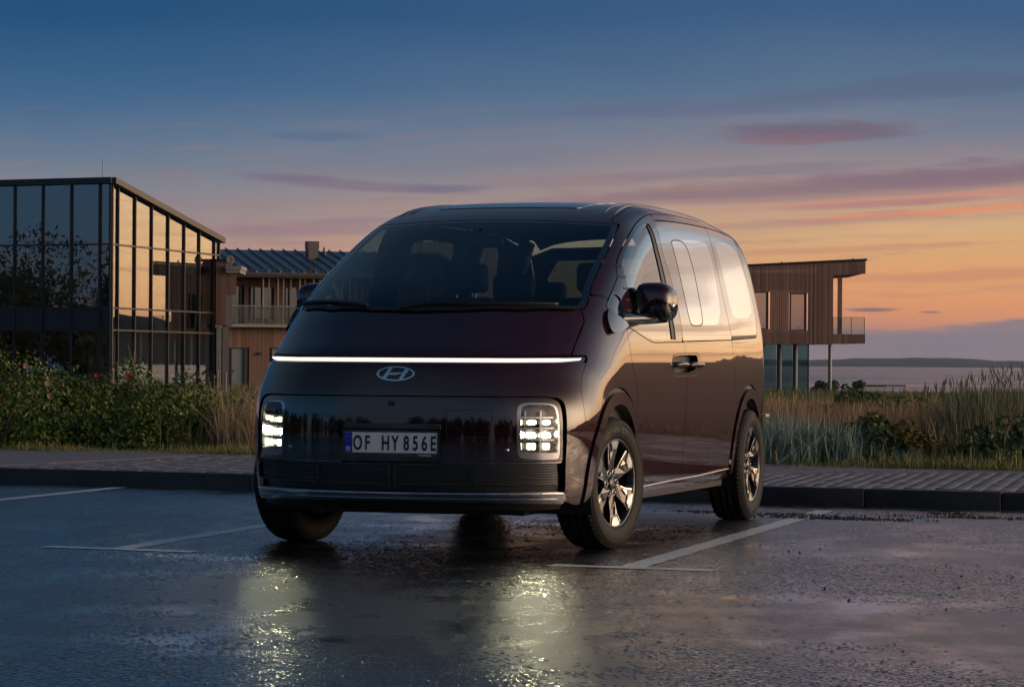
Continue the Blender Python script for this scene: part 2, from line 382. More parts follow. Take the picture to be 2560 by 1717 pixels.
# loose wet grit gathered at the kerb and a few stones on the asphalt
def stones(pts, szs):
    base = np.array([(1, 0, 0), (0, 1, 0), (-1, 0, 0), (0, -1, 0), (0, 0, .8), (0, 0, -.4)], float)
    tri = np.array([(0, 1, 4), (1, 2, 4), (2, 3, 4), (3, 0, 4), (1, 0, 5), (2, 1, 5), (3, 2, 5), (0, 3, 5)])
    n = len(pts); V = base[None]*(1+RNG.uniform(-.35, .35, (n, 6, 3))); an = RNG.uniform(0, 6.28, n); ca, sa = np.cos(an)[:, None], np.sin(an)[:, None]
    x = V[..., 0]*ca-V[..., 1]*sa; y = V[..., 0]*sa+V[..., 1]*ca
    V = np.stack([x, y, V[..., 2]], -1)*np.asarray(szs)[:, None, None]+np.asarray(pts)[:, None, :]
    return V.reshape(-1, 3), (tri[None]+6*np.arange(n)[:, None, None]).reshape(-1, 3)
pts = []; sz = []
for cx, cy_, lx, n in ((1.78, 19.75, .42, 260), (2.15, 19.25, .45, 520), (3.1, 19.45, .5, 260), (1.35, 20.0, .3, 100)):
    for i in range(n):
        s = RNG.normal(0, lx*.6); w_ = RNG.normal(0, .07)
        p = np.array([cx, cy_])+KD*s+KN*w_
        pts.append((p[0], p[1], .003)); sz.append(RNG.uniform(.004, .012))
for i in range(26):
    x = RNG.uniform(1.6, 3.4); y = RNG.uniform(9.5, 19); pts.append((x*y/17, y, .002)); sz.append(RNG.uniform(.004, .012))
o = obj('wet_grit', *stones(pts, sz), mat('grit', (.02, .019, .018), .5)); tag(o, kind='stuff')
tag(o, 'dark wet grit and pebbles lying on the asphalt near the kerb', 'gravel')
# coarse aggregate standing out of the water film
def aggregate(n):
    y = 8.6+11.6*RNG.uniform(0, 1, n)**1.25; x = y*RNG.uniform(-.19, .19, n); f = 0
    r = np.random.default_rng(5)
    for k in range(7):
        a, c_ = r.normal(0, .55*1.7**k, 2); f = f+np.sin(x*a*.7+y*c_*1.3+r.uniform(0, 6.3))/1.3**k
    keep = (f+RNG.normal(0, .6, n) > .15) & (x*KN[0]+y*KN[1] < N0-.1); x, y = x[keep], y[keep]; n = len(x)
    s = RNG.uniform(.006, .0135, n); h = s*RNG.uniform(.06, .25, n); an = RNG.uniform(0, 6.28, n)
    V = np.empty((n, 6, 3))
    for k in range(5):
        t_ = an+k*1.2566+RNG.uniform(-.25, .25, n); rr = s*RNG.uniform(.8, 1.15, n); V[:, k] = np.stack([x+rr*np.cos(t_), y+rr*np.sin(t_), np.full(n, .0008)], -1)
    V[:, 5] = np.stack([x+s*RNG.uniform(-.35, .35, n), y+s*RNG.uniform(-.35, .35, n), h+.0008], -1)
    T = np.array([(k, (k+1) % 5, 5) for k in range(5)])
    return V.reshape(-1, 3), (T[None]+6*np.arange(n)[:, None, None]).reshape(-1, 3)
M_AGG = mat('wet_aggregate', rough=.22, spec=.6, coat=.7, fn=lambda b, p: island_vary(b, p, (.010, .010, .011), (.045, .044, .043), 3.0))
o = obj('tarmac_aggregate', *aggregate(120000), M_AGG); tag(o, 'wet stone grain standing out of the tarmac around the van', 'tarmac grain', kind='stuff')
# ------------------------------------------------------------------ terrain, sea, far shore
def terr(x, y):
    n = x*KN[0]+y*KN[1]
    d = np.maximum(n-N1, 0)
    z = .10-.0058*np.minimum(d, 140)-np.clip(d-160, 0, None)*.011
    z = z+.05*np.sin(x*.31+y*.13)*np.clip(d/6, 0, 1)*np.clip((120-d)/60, 0, 1)
    z = z+np.clip(d/8, 0, 1)*.16*np.exp(-((x-6.2)/3.2)**2-((y-33.0)/5.5)**2)       # dune on the right
    k_ = x/np.maximum(y, 1.0)
    z = z+3.4*np.clip((k_-.24)/.1, 0, 1)*np.exp(-((d-95)/34)**2)*(y > 0)*(1+.12*np.sin(x*.09))    # dune ridge further along the shore
    return np.maximum(z, -6)
M_SOIL = mat('sandy_turf', rough=.95, fn=lambda b, p: b.put(p.inputs['Base Color'], b.mix(b.noise(objc(b), .9, 6, .65), (.035, .042, .018, 1), (.10, .085, .048, 1))))
ss = np.r_[np.linspace(-420, -60, 13), np.linspace(-55, 55, 56), np.linspace(60, 700, 22)]
dd = np.r_[np.linspace(0, 20, 21), np.linspace(24, 160, 35), np.linspace(175, 520, 20)]+N1
S, D = np.meshgrid(ss, dd, indexing='ij'); X = KD[0]*S+KN[0]*D; Y = KD[1]*S+KN[1]*D
Z = terr(X, Y); ni, nj = S.shape
idx = np.arange(ni*nj).reshape(ni, nj)
F = np.stack([idx[:-1, :-1], idx[1:, :-1], idx[1:, 1:], idx[:-1, 1:]], -1).reshape(-1, 4)
struct(obj('terrain', np.stack([X, Y, Z], -1).reshape(-1, 3), F, M_SOIL, None, True))
def sea_fn(b, p):
    v = b.n('ShaderNodeNewGeometry').outputs['Position']
    p.inputs['Base Color'].default_value = (.06, .11, .19, 1); p.inputs['Roughness'].default_value = .22
    n = b.noise(scaled(b, v, (.05, .16, 1)), 1.0, 6, .65)
    n2 = b.noise(scaled(b, v, (.006, .03, 1)), 1.0, 5, .6)
    bump(b, p, b.m('ADD', n, b.m('MULTIPLY', n2, 1.5)), 1.0, 1.3)
    b.put(p.inputs['Roughness'], b.mr(n2, .35, .65, .10, .28))
M_SEA = mat('sea_water', fn=sea_fn)
struct(obj('sea', [(-9000, 200, -2.6), (14000, -9000, -2.6), (14000, 14000, -2.6), (-9000, 14000, -2.6)], [(0, 1, 2, 3)], M_SEA))
def ridge(name, dist, a0, a1, hfun, depth, m, n=180, z0=-2.7):
    A = np.radians(np.linspace(a0, a1, n)); V = []
    prof = [(0, 0), (.15, .45), (.4, .85), (.7, 1.0), (1.0, .9), (1.6, 0)]
    for i, a in enumerate(A):
        h = hfun(np.degrees(a))
        for k, (u, w_) in enumerate(prof):
            d = dist+depth*u; V.append((math.sin(a)*d, math.cos(a)*d, z0+h*w_+(h*.04*math.sin(i*1.7+k*2.1) if 0 < k < 5 else 0)))
    m_ = len(prof); F = [(i*m_+k, (i+1)*m_+k, (i+1)*m_+k+1, i*m_+k+1) for i in range(n-1) for k in range(m_-1)]
    return struct(obj(name, V, F, m, None, True))
def fbm(a, seed, sc=1.0):
    r = np.random.default_rng(seed); t_ = 0
    for k in range(6): t_ += math.sin(a*sc*(1.9**k)+r.uniform(0, 6.28))/(1.7**k)
    return t_
M_HILL = mat('wooded_hill', rough=.95, fn=lambda b, p: b.put(p.inputs['Base Color'], b.mix(b.noise(objc(b), .004, 6, .6), (.035, .045, .03, 1), (.075, .075, .05, 1))))
ridge('far_hills', 6000, -14, 26, lambda a: max(3.0, 16.5+2.6*fbm(a, 3, .9)+(-3 if a < 4.3 else 0)+2.0*math.exp(-((a-8.3)/.9)**2)+2.0*math.exp(-((a-5.6)/.7)**2)), 1200, M_HILL, 260)
ridge('headland', 2600, 21, 62, lambda a: max(4., (58+10*fbm(a, 9, .35)+3*fbm(a, 4, 3.0))*min(1, (a-20.5)/6)*min(1, (63-a)/10)), 700, M_HILL, 200)
# evening haze between here and the far shore
mh_ = bpy.data.materials.new('haze_air'); mh_.use_nodes = True; nt = mh_.node_tree; nt.nodes.clear()
pv_ = nt.nodes.new('ShaderNodeVolumePrincipled'); pv_.inputs['Color'].default_value = (.60, .72, 1.0, 1); pv_.inputs['Density'].default_value = HAZE; pv_.inputs['Anisotropy'].default_value = .2
mo_ = nt.nodes.new('ShaderNodeOutputMaterial'); nt.links.new(pv_.outputs[0], mo_.inputs['Volume'])
hzb = obj('haze', *box(-9400, 14400, -9400, 14400, -7.5, 125), mh_); hzb['kind'] = 'stuff'
# woodland behind the car park, seen only in the reflections
def woods(name, arcs, m):
    V = []; F = []
    for x0, y0, x1, y1, n, hmin, hmax in arcs:
        for i in range(n):
            t_ = RNG.uniform(); cx = x0+(x1-x0)*t_+RNG.normal(0, 3); cy0 = y0+(y1-y0)*t_+RNG.normal(0, 3); h = RNG.uniform(hmin, hmax)
            k = len(V); V += [(cx-.15, cy0, 0), (cx+.15, cy0, 0), (cx, cy0+.15, h*.7)]; F.append((k, k+1, k+2))
            fine_ = hmin >= 8; m_ = 1700 if fine_ else 760; ls_ = .13 if fine_ else .21
            q = RNG.normal(0, 1, (m_, 3)); q /= np.linalg.norm(q, axis=1)[:, None]; rr = RNG.uniform(.35, 1, m_)**.5
            P = q*rr[:, None]*np.array([h*.36, h*.36, h*.5])+np.array([cx, cy0, h*.5])
            for p in P:
                d1, d2 = RNG.normal(0, ls_, 3), RNG.normal(0, ls_, 3); k = len(V)
                V += [tuple(p-d1), tuple(p+d1*.6+d2), tuple(p-d2)]; F.append((k, k+1, k+2))
    return obj(name, np.array(V), np.array(F), m)
M_WOOD = mat('dark_leaf', rough=.8, fn=lambda b, p: island_vary(b, p, (.018, .03, .012), (.05, .07, .025), .2))
wd = woods('woodland', [(-60, -48, 70, -62, 95, 3.5, 8.0), (-78, -40, -150, 60, 44, 6, 11), (-60, -48, -85, -40, 12, 5, 9), (-95, 20, -150, 150, 60, 8, 13), (-80, 10, -130, 160, 90, 2.2, 4.0)], M_WOOD)
tag(wd, 'dark belt of trees standing behind the car park', 'woodland', kind='stuff')
# ================================================================== BUILDINGS
def wood_fn(c1, c2):
    def f(b, p):
        island_vary(b, p, c1, c2, 1.6, (6, 6, .35))
        bump(b, p, b.noise(scaled(b, objc(b), (30, 30, 1.0)), 3, 3), .3, .01)
    return f
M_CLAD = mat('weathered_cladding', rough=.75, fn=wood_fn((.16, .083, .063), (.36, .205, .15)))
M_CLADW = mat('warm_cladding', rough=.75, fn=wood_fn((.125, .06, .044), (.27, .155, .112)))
M_DARK = mat('dark_metal', (.012, .014, .018), .4)
M_BRONZE = mat('bronze_mullion', (.05, .042, .036), .35, .6)
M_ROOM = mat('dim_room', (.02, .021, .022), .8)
M_SLABD = mat('dark_spandrel', (.012, .015, .02), .3)
M_CONC = mat('pale_concrete', (.32, .30, .28), .8, fn=lambda b, p: b.put(p.inputs['Base Color'], b.mix(b.noise(objc(b), 2, 5), (.22, .21, .20, 1), (.36, .34, .32, 1))))
M_CURT = mat('pale_curtain', (.42, .46, .44), .9)
M_FACADE = glass('facade_glass', (.34, .42, .44), 1.7, 0.0, .10)
M_FACLOW = glass('lobby_glass', (.72, .76, .76), 1.5, 0.0, .04)
M_CLEAR = glass('clear_glass', (.80, .86, .84), 1.28)
M_WINP = glass('window_glass', (.62, .66, .68), 1.6)
M_STEEL = mat('galvanised_steel', (.17, .175, .18), .45, .7)
def frame(P0):
    return np.array(P0, float)
def vslab(P, d, t0, t1, z0, z1, th, zb0=None, zb1=None):
    """upright slab standing on line P+d*t; th pushes it along the right-hand normal; z0/z1 at t0, zb0/zb1 at t1"""
    d = np.array(d); q = np.array([d[1], -d[0]]); zb0 = z0 if zb0 is None else zb0; zb1 = z1 if zb1 is None else zb1
    pts = []
    for t_, (a, c_) in ((t0, (z0, z1)), (t1, (zb0, zb1))):
        for o_ in (0, th):
            e = np.array(P)+d*t_+q*o_
            for z in (a, c_): pts.append((e[0], e[1], z))
    return pts, BOXF
# ---- glass pavilion on the left
GP = np.array([-16.68, 122.0]); DF = np.array([-.90, .433]); DS = np.array([.26, .966]); GZ = -.45
gb = thing('glass_building', 'two storey glass building with dark frames and a sloping roof edge behind the rose hedge', 'building', (GP[0], GP[1], 0))
G0 = np.zeros(2)
fm = [0.0, .533, 1.948, 3.385, 4.813]+[4.813+1.43*k for k in range(1, 9)]
sm = [0.0, .632, 2.478, 4.346, 6.25, 8.14, 9.976, 11.862, 12.45]
rows = [(GZ, 2.25), (2.25, 3.17), (3.17, 5.81), (5.81, 8.33)]
def ztop(t_, side): return 8.33-(1.93*t_/12.5 if side else 0)
for side, d, ms in ((0, DF, fm), (1, DS, sm)):
    sg = -1 if side == 0 else 1        # outward side of the wall
    for a, c_ in zip(ms[:-1], ms[1:]):
        for r, (z0, z1) in enumerate(rows):
            za, zb = (z1, z1) if r < 3 else (ztop(a, side), ztop(c_, side))
            if side and r == 3 and zb < z0+.2: continue
            v, f = vslab(G0, d, a+.03, c_-.03, z0+.03, za-.03, .02*sg, z0+.03, zb-.03)
            v = np.array(v); tw = RNG.uniform(-.004, .004)      # panes never sit perfectly true
            q = np.array([d[1], -d[0]]); v[4:, :2] += q*tw
            obj('pane', v, f, (M_FACLOW if r == 0 and side else M_FACADE) if r != 1 or side else M_SLABD, gb)
    for i, a in enumerate(ms):
        w = .035 if i else .05
        obj('mullion', *vslab(G0, d, a-w, a+w, GZ, ztop(a, side), .10*sg), M_BRONZE if side else M_DARK, gb)
    for z in (2.25, 3.17, 5.81):
        obj('transom', *vslab(G0, d, ms[0], ms[-1], z-.035, z+.035, .085*sg), M_BRONZE if side else M_DARK, gb)
L_F, L_S = fm[-1], sm[-1]
obj('roof_edge', *cat([vslab(G0, DF, -.15, L_F, 8.33, 8.58, -.28)]), M_DARK, gb)
obj('roof_edge', *cat([vslab(G0, DS, -.15, 12.7, 8.33, 8.58, .28, 6.37, 6.62)]), M_BRONZE, gb)
obj('lightning_rod', *cyl((DF[0]*.45, DF[1]*.45, 8.5), (DF[0]*.45, DF[1]*.45, 9.35), .009, 6), M_DARK, gb)
c0, c1, c2, c3 = G0, DF*L_F, DF*L_F+DS*12.5, DS*12.5
def quadslab(z0, z1, sh=.25, zs=0.0):
    pts = [c0+(DF+DS)*sh, c1+DS*sh, c2, c3+DF*sh]; k = [(p[0], p[1], z0-(zs if i in (2, 3) else 0)) for i, p in enumerate(pts)]+[(p[0], p[1], z1-(zs if i in (2, 3) else 0)) for i, p in enumerate(pts)]
    return k, [(3, 2, 1, 0), (4, 5, 6, 7), (0, 1, 5, 4), (1, 2, 6, 5), (2, 3, 7, 6), (3, 0, 4, 7)]
obj('roof', *quadslab(8.34, 8.50, .02, 1.93), M_DARK, gb)
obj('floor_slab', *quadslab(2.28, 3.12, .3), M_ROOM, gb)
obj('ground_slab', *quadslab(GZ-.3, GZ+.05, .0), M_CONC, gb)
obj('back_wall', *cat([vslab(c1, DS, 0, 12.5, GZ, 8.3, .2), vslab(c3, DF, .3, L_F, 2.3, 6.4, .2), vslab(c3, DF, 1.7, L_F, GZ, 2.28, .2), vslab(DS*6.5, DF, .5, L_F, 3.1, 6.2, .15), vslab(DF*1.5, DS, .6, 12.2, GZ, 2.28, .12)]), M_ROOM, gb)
for k in range(4): obj('interior_column', *cyl(tuple(DS*(2.2+3*k)+DF*.9)+(GZ,), tuple(DS*(2.2+3*k)+DF*.9)+(2.28,), .09, 10), M_CONC, gb)
def curtain(P, d, t0, t1, z0, z1, inset):
    d = np.array(d); q = np.array([-d[1], d[0]]); n = int((t1-t0)/.035); V = []; F = []
    for i in range(n+1):
        t_ = t0+(t1-t0)*i/n; e = np.array(P)+d*t_+q*(inset+.05*math.sin(t_*38+1.5*math.sin(t_*3)))
        V += [(e[0], e[1], z0), (e[0], e[1], z1)]
        if i: F.append((2*i-2, 2*i, 2*i+1, 2*i-1))
    return V, F
obj('curtain', *curtain(G0, DF, .3, L_F-.3, 3.2, 5.75, -.45), M_CURT, gb, True)
for a, c_ in zip(sm[1:-1], sm[2:]): obj('curtain', *curtain(G0, DS, a+.12, c_-.5*random.random()-.25, 3.2, 5.6, .45), M_CURT, gb, True)
# ---- timber house with a standing seam roof
hz = R_(20); HU = np.array([math.cos(hz), math.sin(hz)]); HV = np.array([-HU[1], HU[0]])
hs = thing('timber_house', 'timber clad house with blue grey metal roof and glass balcony left of the van', 'house', (-15.29, 166.25, -.252), hz); hs.scale = (1.25, 1.25, 1.25)
M_ROOF = mat('standing_seam_metal', (.20, .24, .29), .38, .75, fn=lambda b, p: b.put(p.inputs['Roughness'], b.mr(b.noise(objc(b), 1.4, 4), .3, .7, .30, .48)))
for k in range(-2, 20):                                        # roof trays, each with its standing seam
    u0 = k*.56; g = .012
    v = [(u0+g, -.35, 4.97), (u0+g, -.35, 5.01), (u0+g, 5.3, 6.20), (u0+g, 5.3, 6.24)]
    w = [(u0+.56-g, y, z) for _, y, z in v]
    pts = [v[0], v[1], v[2], v[3], w[0], w[1], w[2], w[3]]
    sm_ = [(u0-.02, -.37, 4.97), (u0-.02, -.37, 5.10), (u0-.02, 5.3, 6.20), (u0-.02, 5.3, 6.33), (u0+.02, -.37, 4.97), (u0+.02, -.37, 5.10), (u0+.02, 5.3, 6.20), (u0+.02, 5.3, 6.33)]
    obj('roof_tray', *cat([(pts, BOXF), (sm_, BOXF)]), M_ROOF, hs)
obj('roof_back', [(-1.2, 5.3, 6.2), (11.2, 5.3, 6.2), (11.2, 10.5, 5.0), (-1.2, 10.5, 5.0)], [(0, 1, 2, 3)], M_ROOF, hs)
obj('gutter', *cat([box(-1.3, 11.2, -.52, -.36, 4.86, 5.0)]), M_DARK, hs)
for k in range(0, 19): obj('snow_guard', *box(k*.56-.28, k*.56-.12, -.15, -.02, 5.06, 5.16), M_DARK, hs)
obj('soffit', *box(-1.2, 11.2, -.35, 2.2, 4.80, 4.87), M_CLADW, hs)
def boards(u0, u1, z0, z1, y, holes=(), w=.145, th=.03):
    P = []; n = int((u1-u0)/w)
    for i in range(n):
        a, c_ = u0+(u1-u0)*i/n+.004, u0+(u1-u0)*(i+1)/n-.004; segs = [(z0, z1)]
        for (h0, h1, k0, k1) in holes:
            if c_ > h0 and a < h1:
                ns = []
                for s0, s1 in segs:
                    if k0 > s0: ns.append((s0, min(s1, k0)))
                    if k1 < s1: ns.append((max(s0, k1), s1))
                segs = [q for q in ns if q[1] > q[0]+.02]
        o_ = random.uniform(-.006, .006)
        P += [box(a, c_, y-th+o_, y, s0, s1) for s0, s1 in segs]
    return cat(P)
holes = [(-.35, .42, -.36, 1.62), (1.55, 2.4, -.36, 1.62)]
o = obj('cladding', *boards(-.65, 10.8, -.5, 2.53, .6, holes, .19), M_CLADW, hs); o['kind'] = 'stuff'
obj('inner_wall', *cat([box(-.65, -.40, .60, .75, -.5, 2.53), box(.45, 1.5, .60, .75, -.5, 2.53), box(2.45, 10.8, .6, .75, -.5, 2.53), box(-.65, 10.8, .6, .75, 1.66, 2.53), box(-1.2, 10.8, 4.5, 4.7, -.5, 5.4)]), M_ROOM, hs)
M_DOOR = mat('grey_green_door', (.16, .20, .21), .35)
for x0, x1 in ((-.35, .42), (1.55, 2.4)):
    d_ = obj('door', *box(x0+.04, x1-.16, .70, .75, -.42, 1.58), M_DOOR, hs)
    obj('handle', *box(x0+.14, x0+.17, .64, .70, .48, .62), M_STEEL, d_)
    obj('door_frame', *cat([box(x0, x0+.04, .585, .77, -.42, 1.62), box(x1-.16, x1, .585, .77, -.42, 1.62), box(x0+.041, x1-.161, .585, .77, 1.581, 1.62)]), M_DARK, hs)
obj('wall_lamp', *bevelled(*box(.88, 1.10, .42, .565, 1.30, 1.40), .02), M_DARK, hs)
obj('balcony_floor', *box(-.75, 10.8, -.25, 2.2, 2.54, 2.68), M_CONC, hs)
obj('upper_wall', *cat([boards(-.75, 10.8, 2.68, 4.8, 2.2, [(-.55, .55, 2.7, 4.5), (.95, 2.0, 2.9, 4.4), (2.6, 3.7, 2.9, 4.4), (4.2, 5.6, 2.9, 4.4)], .2)]), M_CLADW, hs)
for x0, x1, z0 in ((-.55, .55, 2.7), (.95, 2.0, 2.9), (2.6, 3.7, 2.9), (4.2, 5.6, 2.9)):
    w_ = obj('window', *box(x0, x1, 2.22, 2.26, z0, 4.5), M_DARK, hs); obj('window_pane', *box(x0+.06, x1-.06, 2.195, 2.215, z0+.06, 4.44), M_WINP, w_)
M_SLAT = mat('greyed_slat', rough=.8, fn=wood_fn((.22, .18, .145), (.44, .36, .30)))
sl = obj('slat', *box(-.03, .03, .05, .13, 2.70, 4.79), M_SLAT, hs); sl.location = (1.0, 0, 0)
for k in range(1, 26): link('slat', sl.data, hs, (1.0+k*.34+random.uniform(-.03, .03), random.choice((0, .22)), 0))
for k in range(9):
    a = -.75+k*1.3
    obj('balustrade_pane', *box(a+.02, a+1.28, -.21, -.195, 2.72, 3.46), M_CLEAR, hs)
    obj('balustrade_post', *box(a-.015, a+.015, -.235, -.175, 2.50, 3.47), M_STEEL, hs)
obj('handrail', *box(-.85, 10.8, -.24, -.17, 3.475, 3.52), M_STEEL, hs)
obj('chimney', *cat([box(4.03, 4.50, 3.2, 3.7, 5.55, 6.25), box(4.0, 4.53, 3.17, 3.73, 6.251, 6.62)]), mat('chimney_metal', (.10, .09, .09), .5, .5), hs)
obj('roof_vent', *cat([cyl((5.1, 4.3, 6.0), (5.1, 4.3, 6.38), .05, 8), cyl((5.1, 4.3, 6.02), (5.1, 4.3, 6.12), .13, 8)]), M_DARK, hs)
an = thing('timber_annex', 'narrow timber stair tower wedged between the glass building and the metal roofed house', 'building', (-13.2, 133.4, 0))
o = obj('cladding', *boards(-.26, .20, 2.62, 5.55, 0, (), .115), M_CLADW, an); o['kind'] = 'stuff'
obj('core', *cat([box(-.26, .20, .01, 3, 2.62, 5.5), box(-.26, .05, .1, 3, -.5, 2.55)]), M_ROOM, an)
obj('roof_cap', *cat([box(-.30, .24, -.1, 3.1, 5.52, 5.62)]), M_DARK, an)
obj('side_roof', *cat([box(.21, .92, -.35, 2.4, 5.14, 5.30), box(.21, .86, -.30, 2.4, 4.98, 5.13)]), M_CONC, an)
obj('side_wall', *cat([boards(.21, .66, 4.0, 4.97, .05, (), .11)]), M_CLADW, an)
obj('support_post', *box(-.22, -.02, -.02, .09, -.5, 2.6), M_CONC, an)
obj('beam', *box(-.26, .02, -.25, .0, 2.50, 2.61), M_CONC, an)
dsh = thing('satellite_dish', 'small pale satellite dish on the flat roof beside the metal roofed house', 'dish', (-12.83, 133.3, 5.31))
pv, pf = lathe([(0, .05), (.12, .03), (.2, 0), (.2, -.012), (.12, .015), (0, .035)], 18); obj('reflector', np.array(pv)*[1, 1, 1]+[0, 0, .28], pf, M_CONC, dsh, True)
obj('mast', *cyl((0, .06, 0), (0, .06, .28), .02, 8), M_DARK, dsh)
# ---- cantilevered timber house on the right
RB = thing('cantilever_house', 'timber clad house raised on columns with an overhanging roof and balcony beside the sea', 'house', (14.0, 174.0, 0))
def lx(x): return x-14.0
def rtop(x): return 6.9+(x-13.96)*.0546
W1, W2 = (14.19, 15.14, 3.1, 5.29), (16.45, 17.4, 3.03, 5.22)
def clad_wall(y, th):
    P = []; w = .125; x = 7.5
    while x < 18.99-.01:
        a, c_ = x+.004, min(x+w, 18.99)-.004; segs = [(2.21+random.uniform(-.02, .02), rtop((a+c_)/2)-.12)]
        for h0, h1, k0, k1 in (W1, W2):
            if c_ > h0 and a < h1:
                ns = []
                for s0, s1 in segs:
                    ns += [(s0, k0), (k1, s1)]
                segs = ns
        o_ = random.uniform(-.012, .012)
        P += [box(lx(a), lx(c_), y-th+o_, y, s0, s1) for s0, s1 in segs]; x += w
    return cat(P)
o = obj('cladding', *clad_wall(.0, .04), M_CLAD, RB); o['kind'] = 'stuff'
obj('rear_wall', *cat([box(lx(7.5), lx(11.5), 8.9, 9.0, 2.25, 6.5), box(lx(11.5), lx(18.9), 8.9, 9.0, 5.6, 6.7), box(lx(18.4), lx(18.9), 8.9, 9.0, 2.25, 5.6)]), M_CLAD, RB)
def clad_x(x0, x1, za, zb, zc, zd, y, w=.125):
    P = []; x = x0
    while x < x1-.01:
        a, c_ = x+.004, min(x+w, x1)-.004; f0, f1 = (a-x0)/(x1-x0), (c_-x0)/(x1-x0); o_ = random.uniform(-.012, .012); e = random.uniform(-.02, .02)
        pts = [(lx(xx), yy, z) for xx, f in ((a, f0), (c_, f1)) for yy in (y-.04+o_, y) for z in (za+(zc-za)*f+e, zb+(zd-zb)*f)]
        P.append((pts, BOXF)); x += w
    return cat(P)
o = obj('overhang_fascia', *clad_x(18.99, 20.9, 6.28, rtop(18.99)-.12, 6.42, rtop(20.9)-.12, .0), M_CLAD, RB); o['kind'] = 'stuff'
o = obj('balcony_fascia', *clad_x(18.99, 20.9, 2.26, 2.83, 2.26, 2.83, .0), M_CLAD, RB); o['kind'] = 'stuff'
obj('roof', [(lx(x), y, rtop(x)+dz) for x in (7.5, 20.98) for y in (-.1, 9.2) for dz in (-.11, .02)], BOXF, M_DARK, RB)
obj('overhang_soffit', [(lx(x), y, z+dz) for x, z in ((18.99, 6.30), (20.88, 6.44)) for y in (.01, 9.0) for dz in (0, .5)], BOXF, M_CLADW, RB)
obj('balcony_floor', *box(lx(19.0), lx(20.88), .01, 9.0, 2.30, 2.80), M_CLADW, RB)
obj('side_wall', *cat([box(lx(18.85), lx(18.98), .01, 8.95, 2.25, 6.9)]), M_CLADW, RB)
obj('floor', *box(lx(7.5), lx(18.84), .02, 8.95, 2.24, 2.9), M_ROOM, RB)
for (h0, h1, k0, k1) in (W1, W2):
    w_ = obj('window', *cat([box(lx(h0-.02), lx(h0+.05), .0, .35, k0, k1), box(lx(h1-.10), lx(h1+.02), .0, .35, k0, k1), box(lx(h0+.051), lx(h1-.101), .0, .35, k1-.05, k1+.02), box(lx(h0+.051), lx(h1-.101), .0, .35, k0-.02, k0+.04)]), M_DARK, RB)
    obj('window_pane', *box(lx(h0+.05), lx(h1-.1), .25, .28, k0+.04, k1-.05), M_WINP, w_)
obj('balcony_column', *box(lx(19.33), lx(19.58), .5, .75, 2.8, 6.5), M_CLAD, RB)
obj('support_column', *cyl((lx(18.89), .6, -.9), (lx(18.89), .6, 2.25), .11, 12), M_STEEL, RB)
for x in (16.02, 16.96, 9.5, 12.0): obj('support_column', *cyl((lx(x), 1.7, -.9), (lx(x), 1.7, 2.25), .11, 12), M_STEEL, RB)
for a, c_ in ((19.02, 20.06), (20.10, 20.84)):
    obj('balustrade_pane', *box(lx(a), lx(c_), .06, .075, 2.85, 3.78), M_CLEAR, RB)
for x in (19.0, 20.08, 20.86): obj('balustrade_post', *box(lx(x-.018), lx(x+.018), .04, .10, 2.83, 3.80), M_STEEL, RB)
obj('handrail', *box(lx(18.98), lx(20.88), .035, .10, 3.80, 3.83), M_STEEL, RB)
M_GF = glass('ground_glass', (.42, .56, .55), 1.5)
for a, c_ in ((8.2, 10.0), (10.1, 12.0), (12.1, 14.0), (14.1, 15.08), (15.12, 15.86), (16.18, 16.82), (17.1, 17.74)):
    obj('glazing', *box(lx(a), lx(c_), 2.4, 2.43, -.75, 2.2), M_GF, RB)
for x in (15.10, 15.93, 16.12, 16.88, 17.05, 17.78): obj('glazing_frame', *box(lx(x-.04), lx(x+.04), 2.37, 2.46, -.8, 2.24), M_DARK, RB)
obj('plinth', *box(lx(7.5), lx(17.8), 2.3, 8.9, -1.4, -.78), M_CONC, RB)
for x in (16.2, 20.5): obj('roof_vent', *cyl((lx(x), 3, rtop(x)), (lx(x), 3, rtop(x)+.16), .05, 8), M_DARK, RB)
# ---- beach hut by the water, far right
bh = thing('beach_hut', 'small white flat roofed hut with an open frame at the water edge', 'hut', (32.0, 262.0, -1.72))
obj('wall', *cat([box(-.6, 1.4, 0, 2, -.4, .85)]), mat('white_board', (.62, .6, .58), .7), bh)
obj('roof', *box(-.75, 3.1, -.15, 2.15, .86, .96), M_DARK, bh)
for x in (2.0, 3.0): obj('post', *box(x-.04, x+.04, 0, .08, -.4, .855), M_CONC, bh)
obj('rail', *box(1.41, 3.0, .0, .05, .25, .30), M_CONC, bh)
obj('low_wall', *box(-3.6, -1.6, -3, -2.8, -.4, .2), M_CONC, bh)
def bollard(x, y, h, lab):
    t_ = thing('marker_post', lab, 'post', (x, y, float(terr(np.array(x), np.array(y)))-.02), 0, 'marker posts in front of the timber house')
    obj('shaft', *cyl((0, 0, 0), (0, 0, h), .035, 8), M_STEEL, t_); obj('cap', *cyl((0, 0, h), (0, 0, h+.04), .045, 8), M_CONC, t_)
bollard(-9.92, 99.0, .95, 'slim grey marker post before the timber house, the left of the pair')
bollard(-9.70, 99.6, .90, 'slim grey marker post before the timber house, the right of the pair')
M_SAND = mat('sandy_path', rough=.9, fn=lambda b, p: b.put(p.inputs['Base Color'], b.mix(b.noise(objc(b), 1.5, 5), (.20, .15, .10, 1), (.34, .26, .18, 1))))
px_ = np.linspace(-19, 6, 26); V = []
for x in px_:
    for y in (117.5, 126.5):
        yy = y+1.0*math.sin(x*.5); V.append((x, yy, float(terr(np.array(x), np.array(yy)))+.012))
struct(obj('path', V, [(2*i, 2*i+2, 2*i+3, 2*i+1) for i in range(25)], M_SAND))
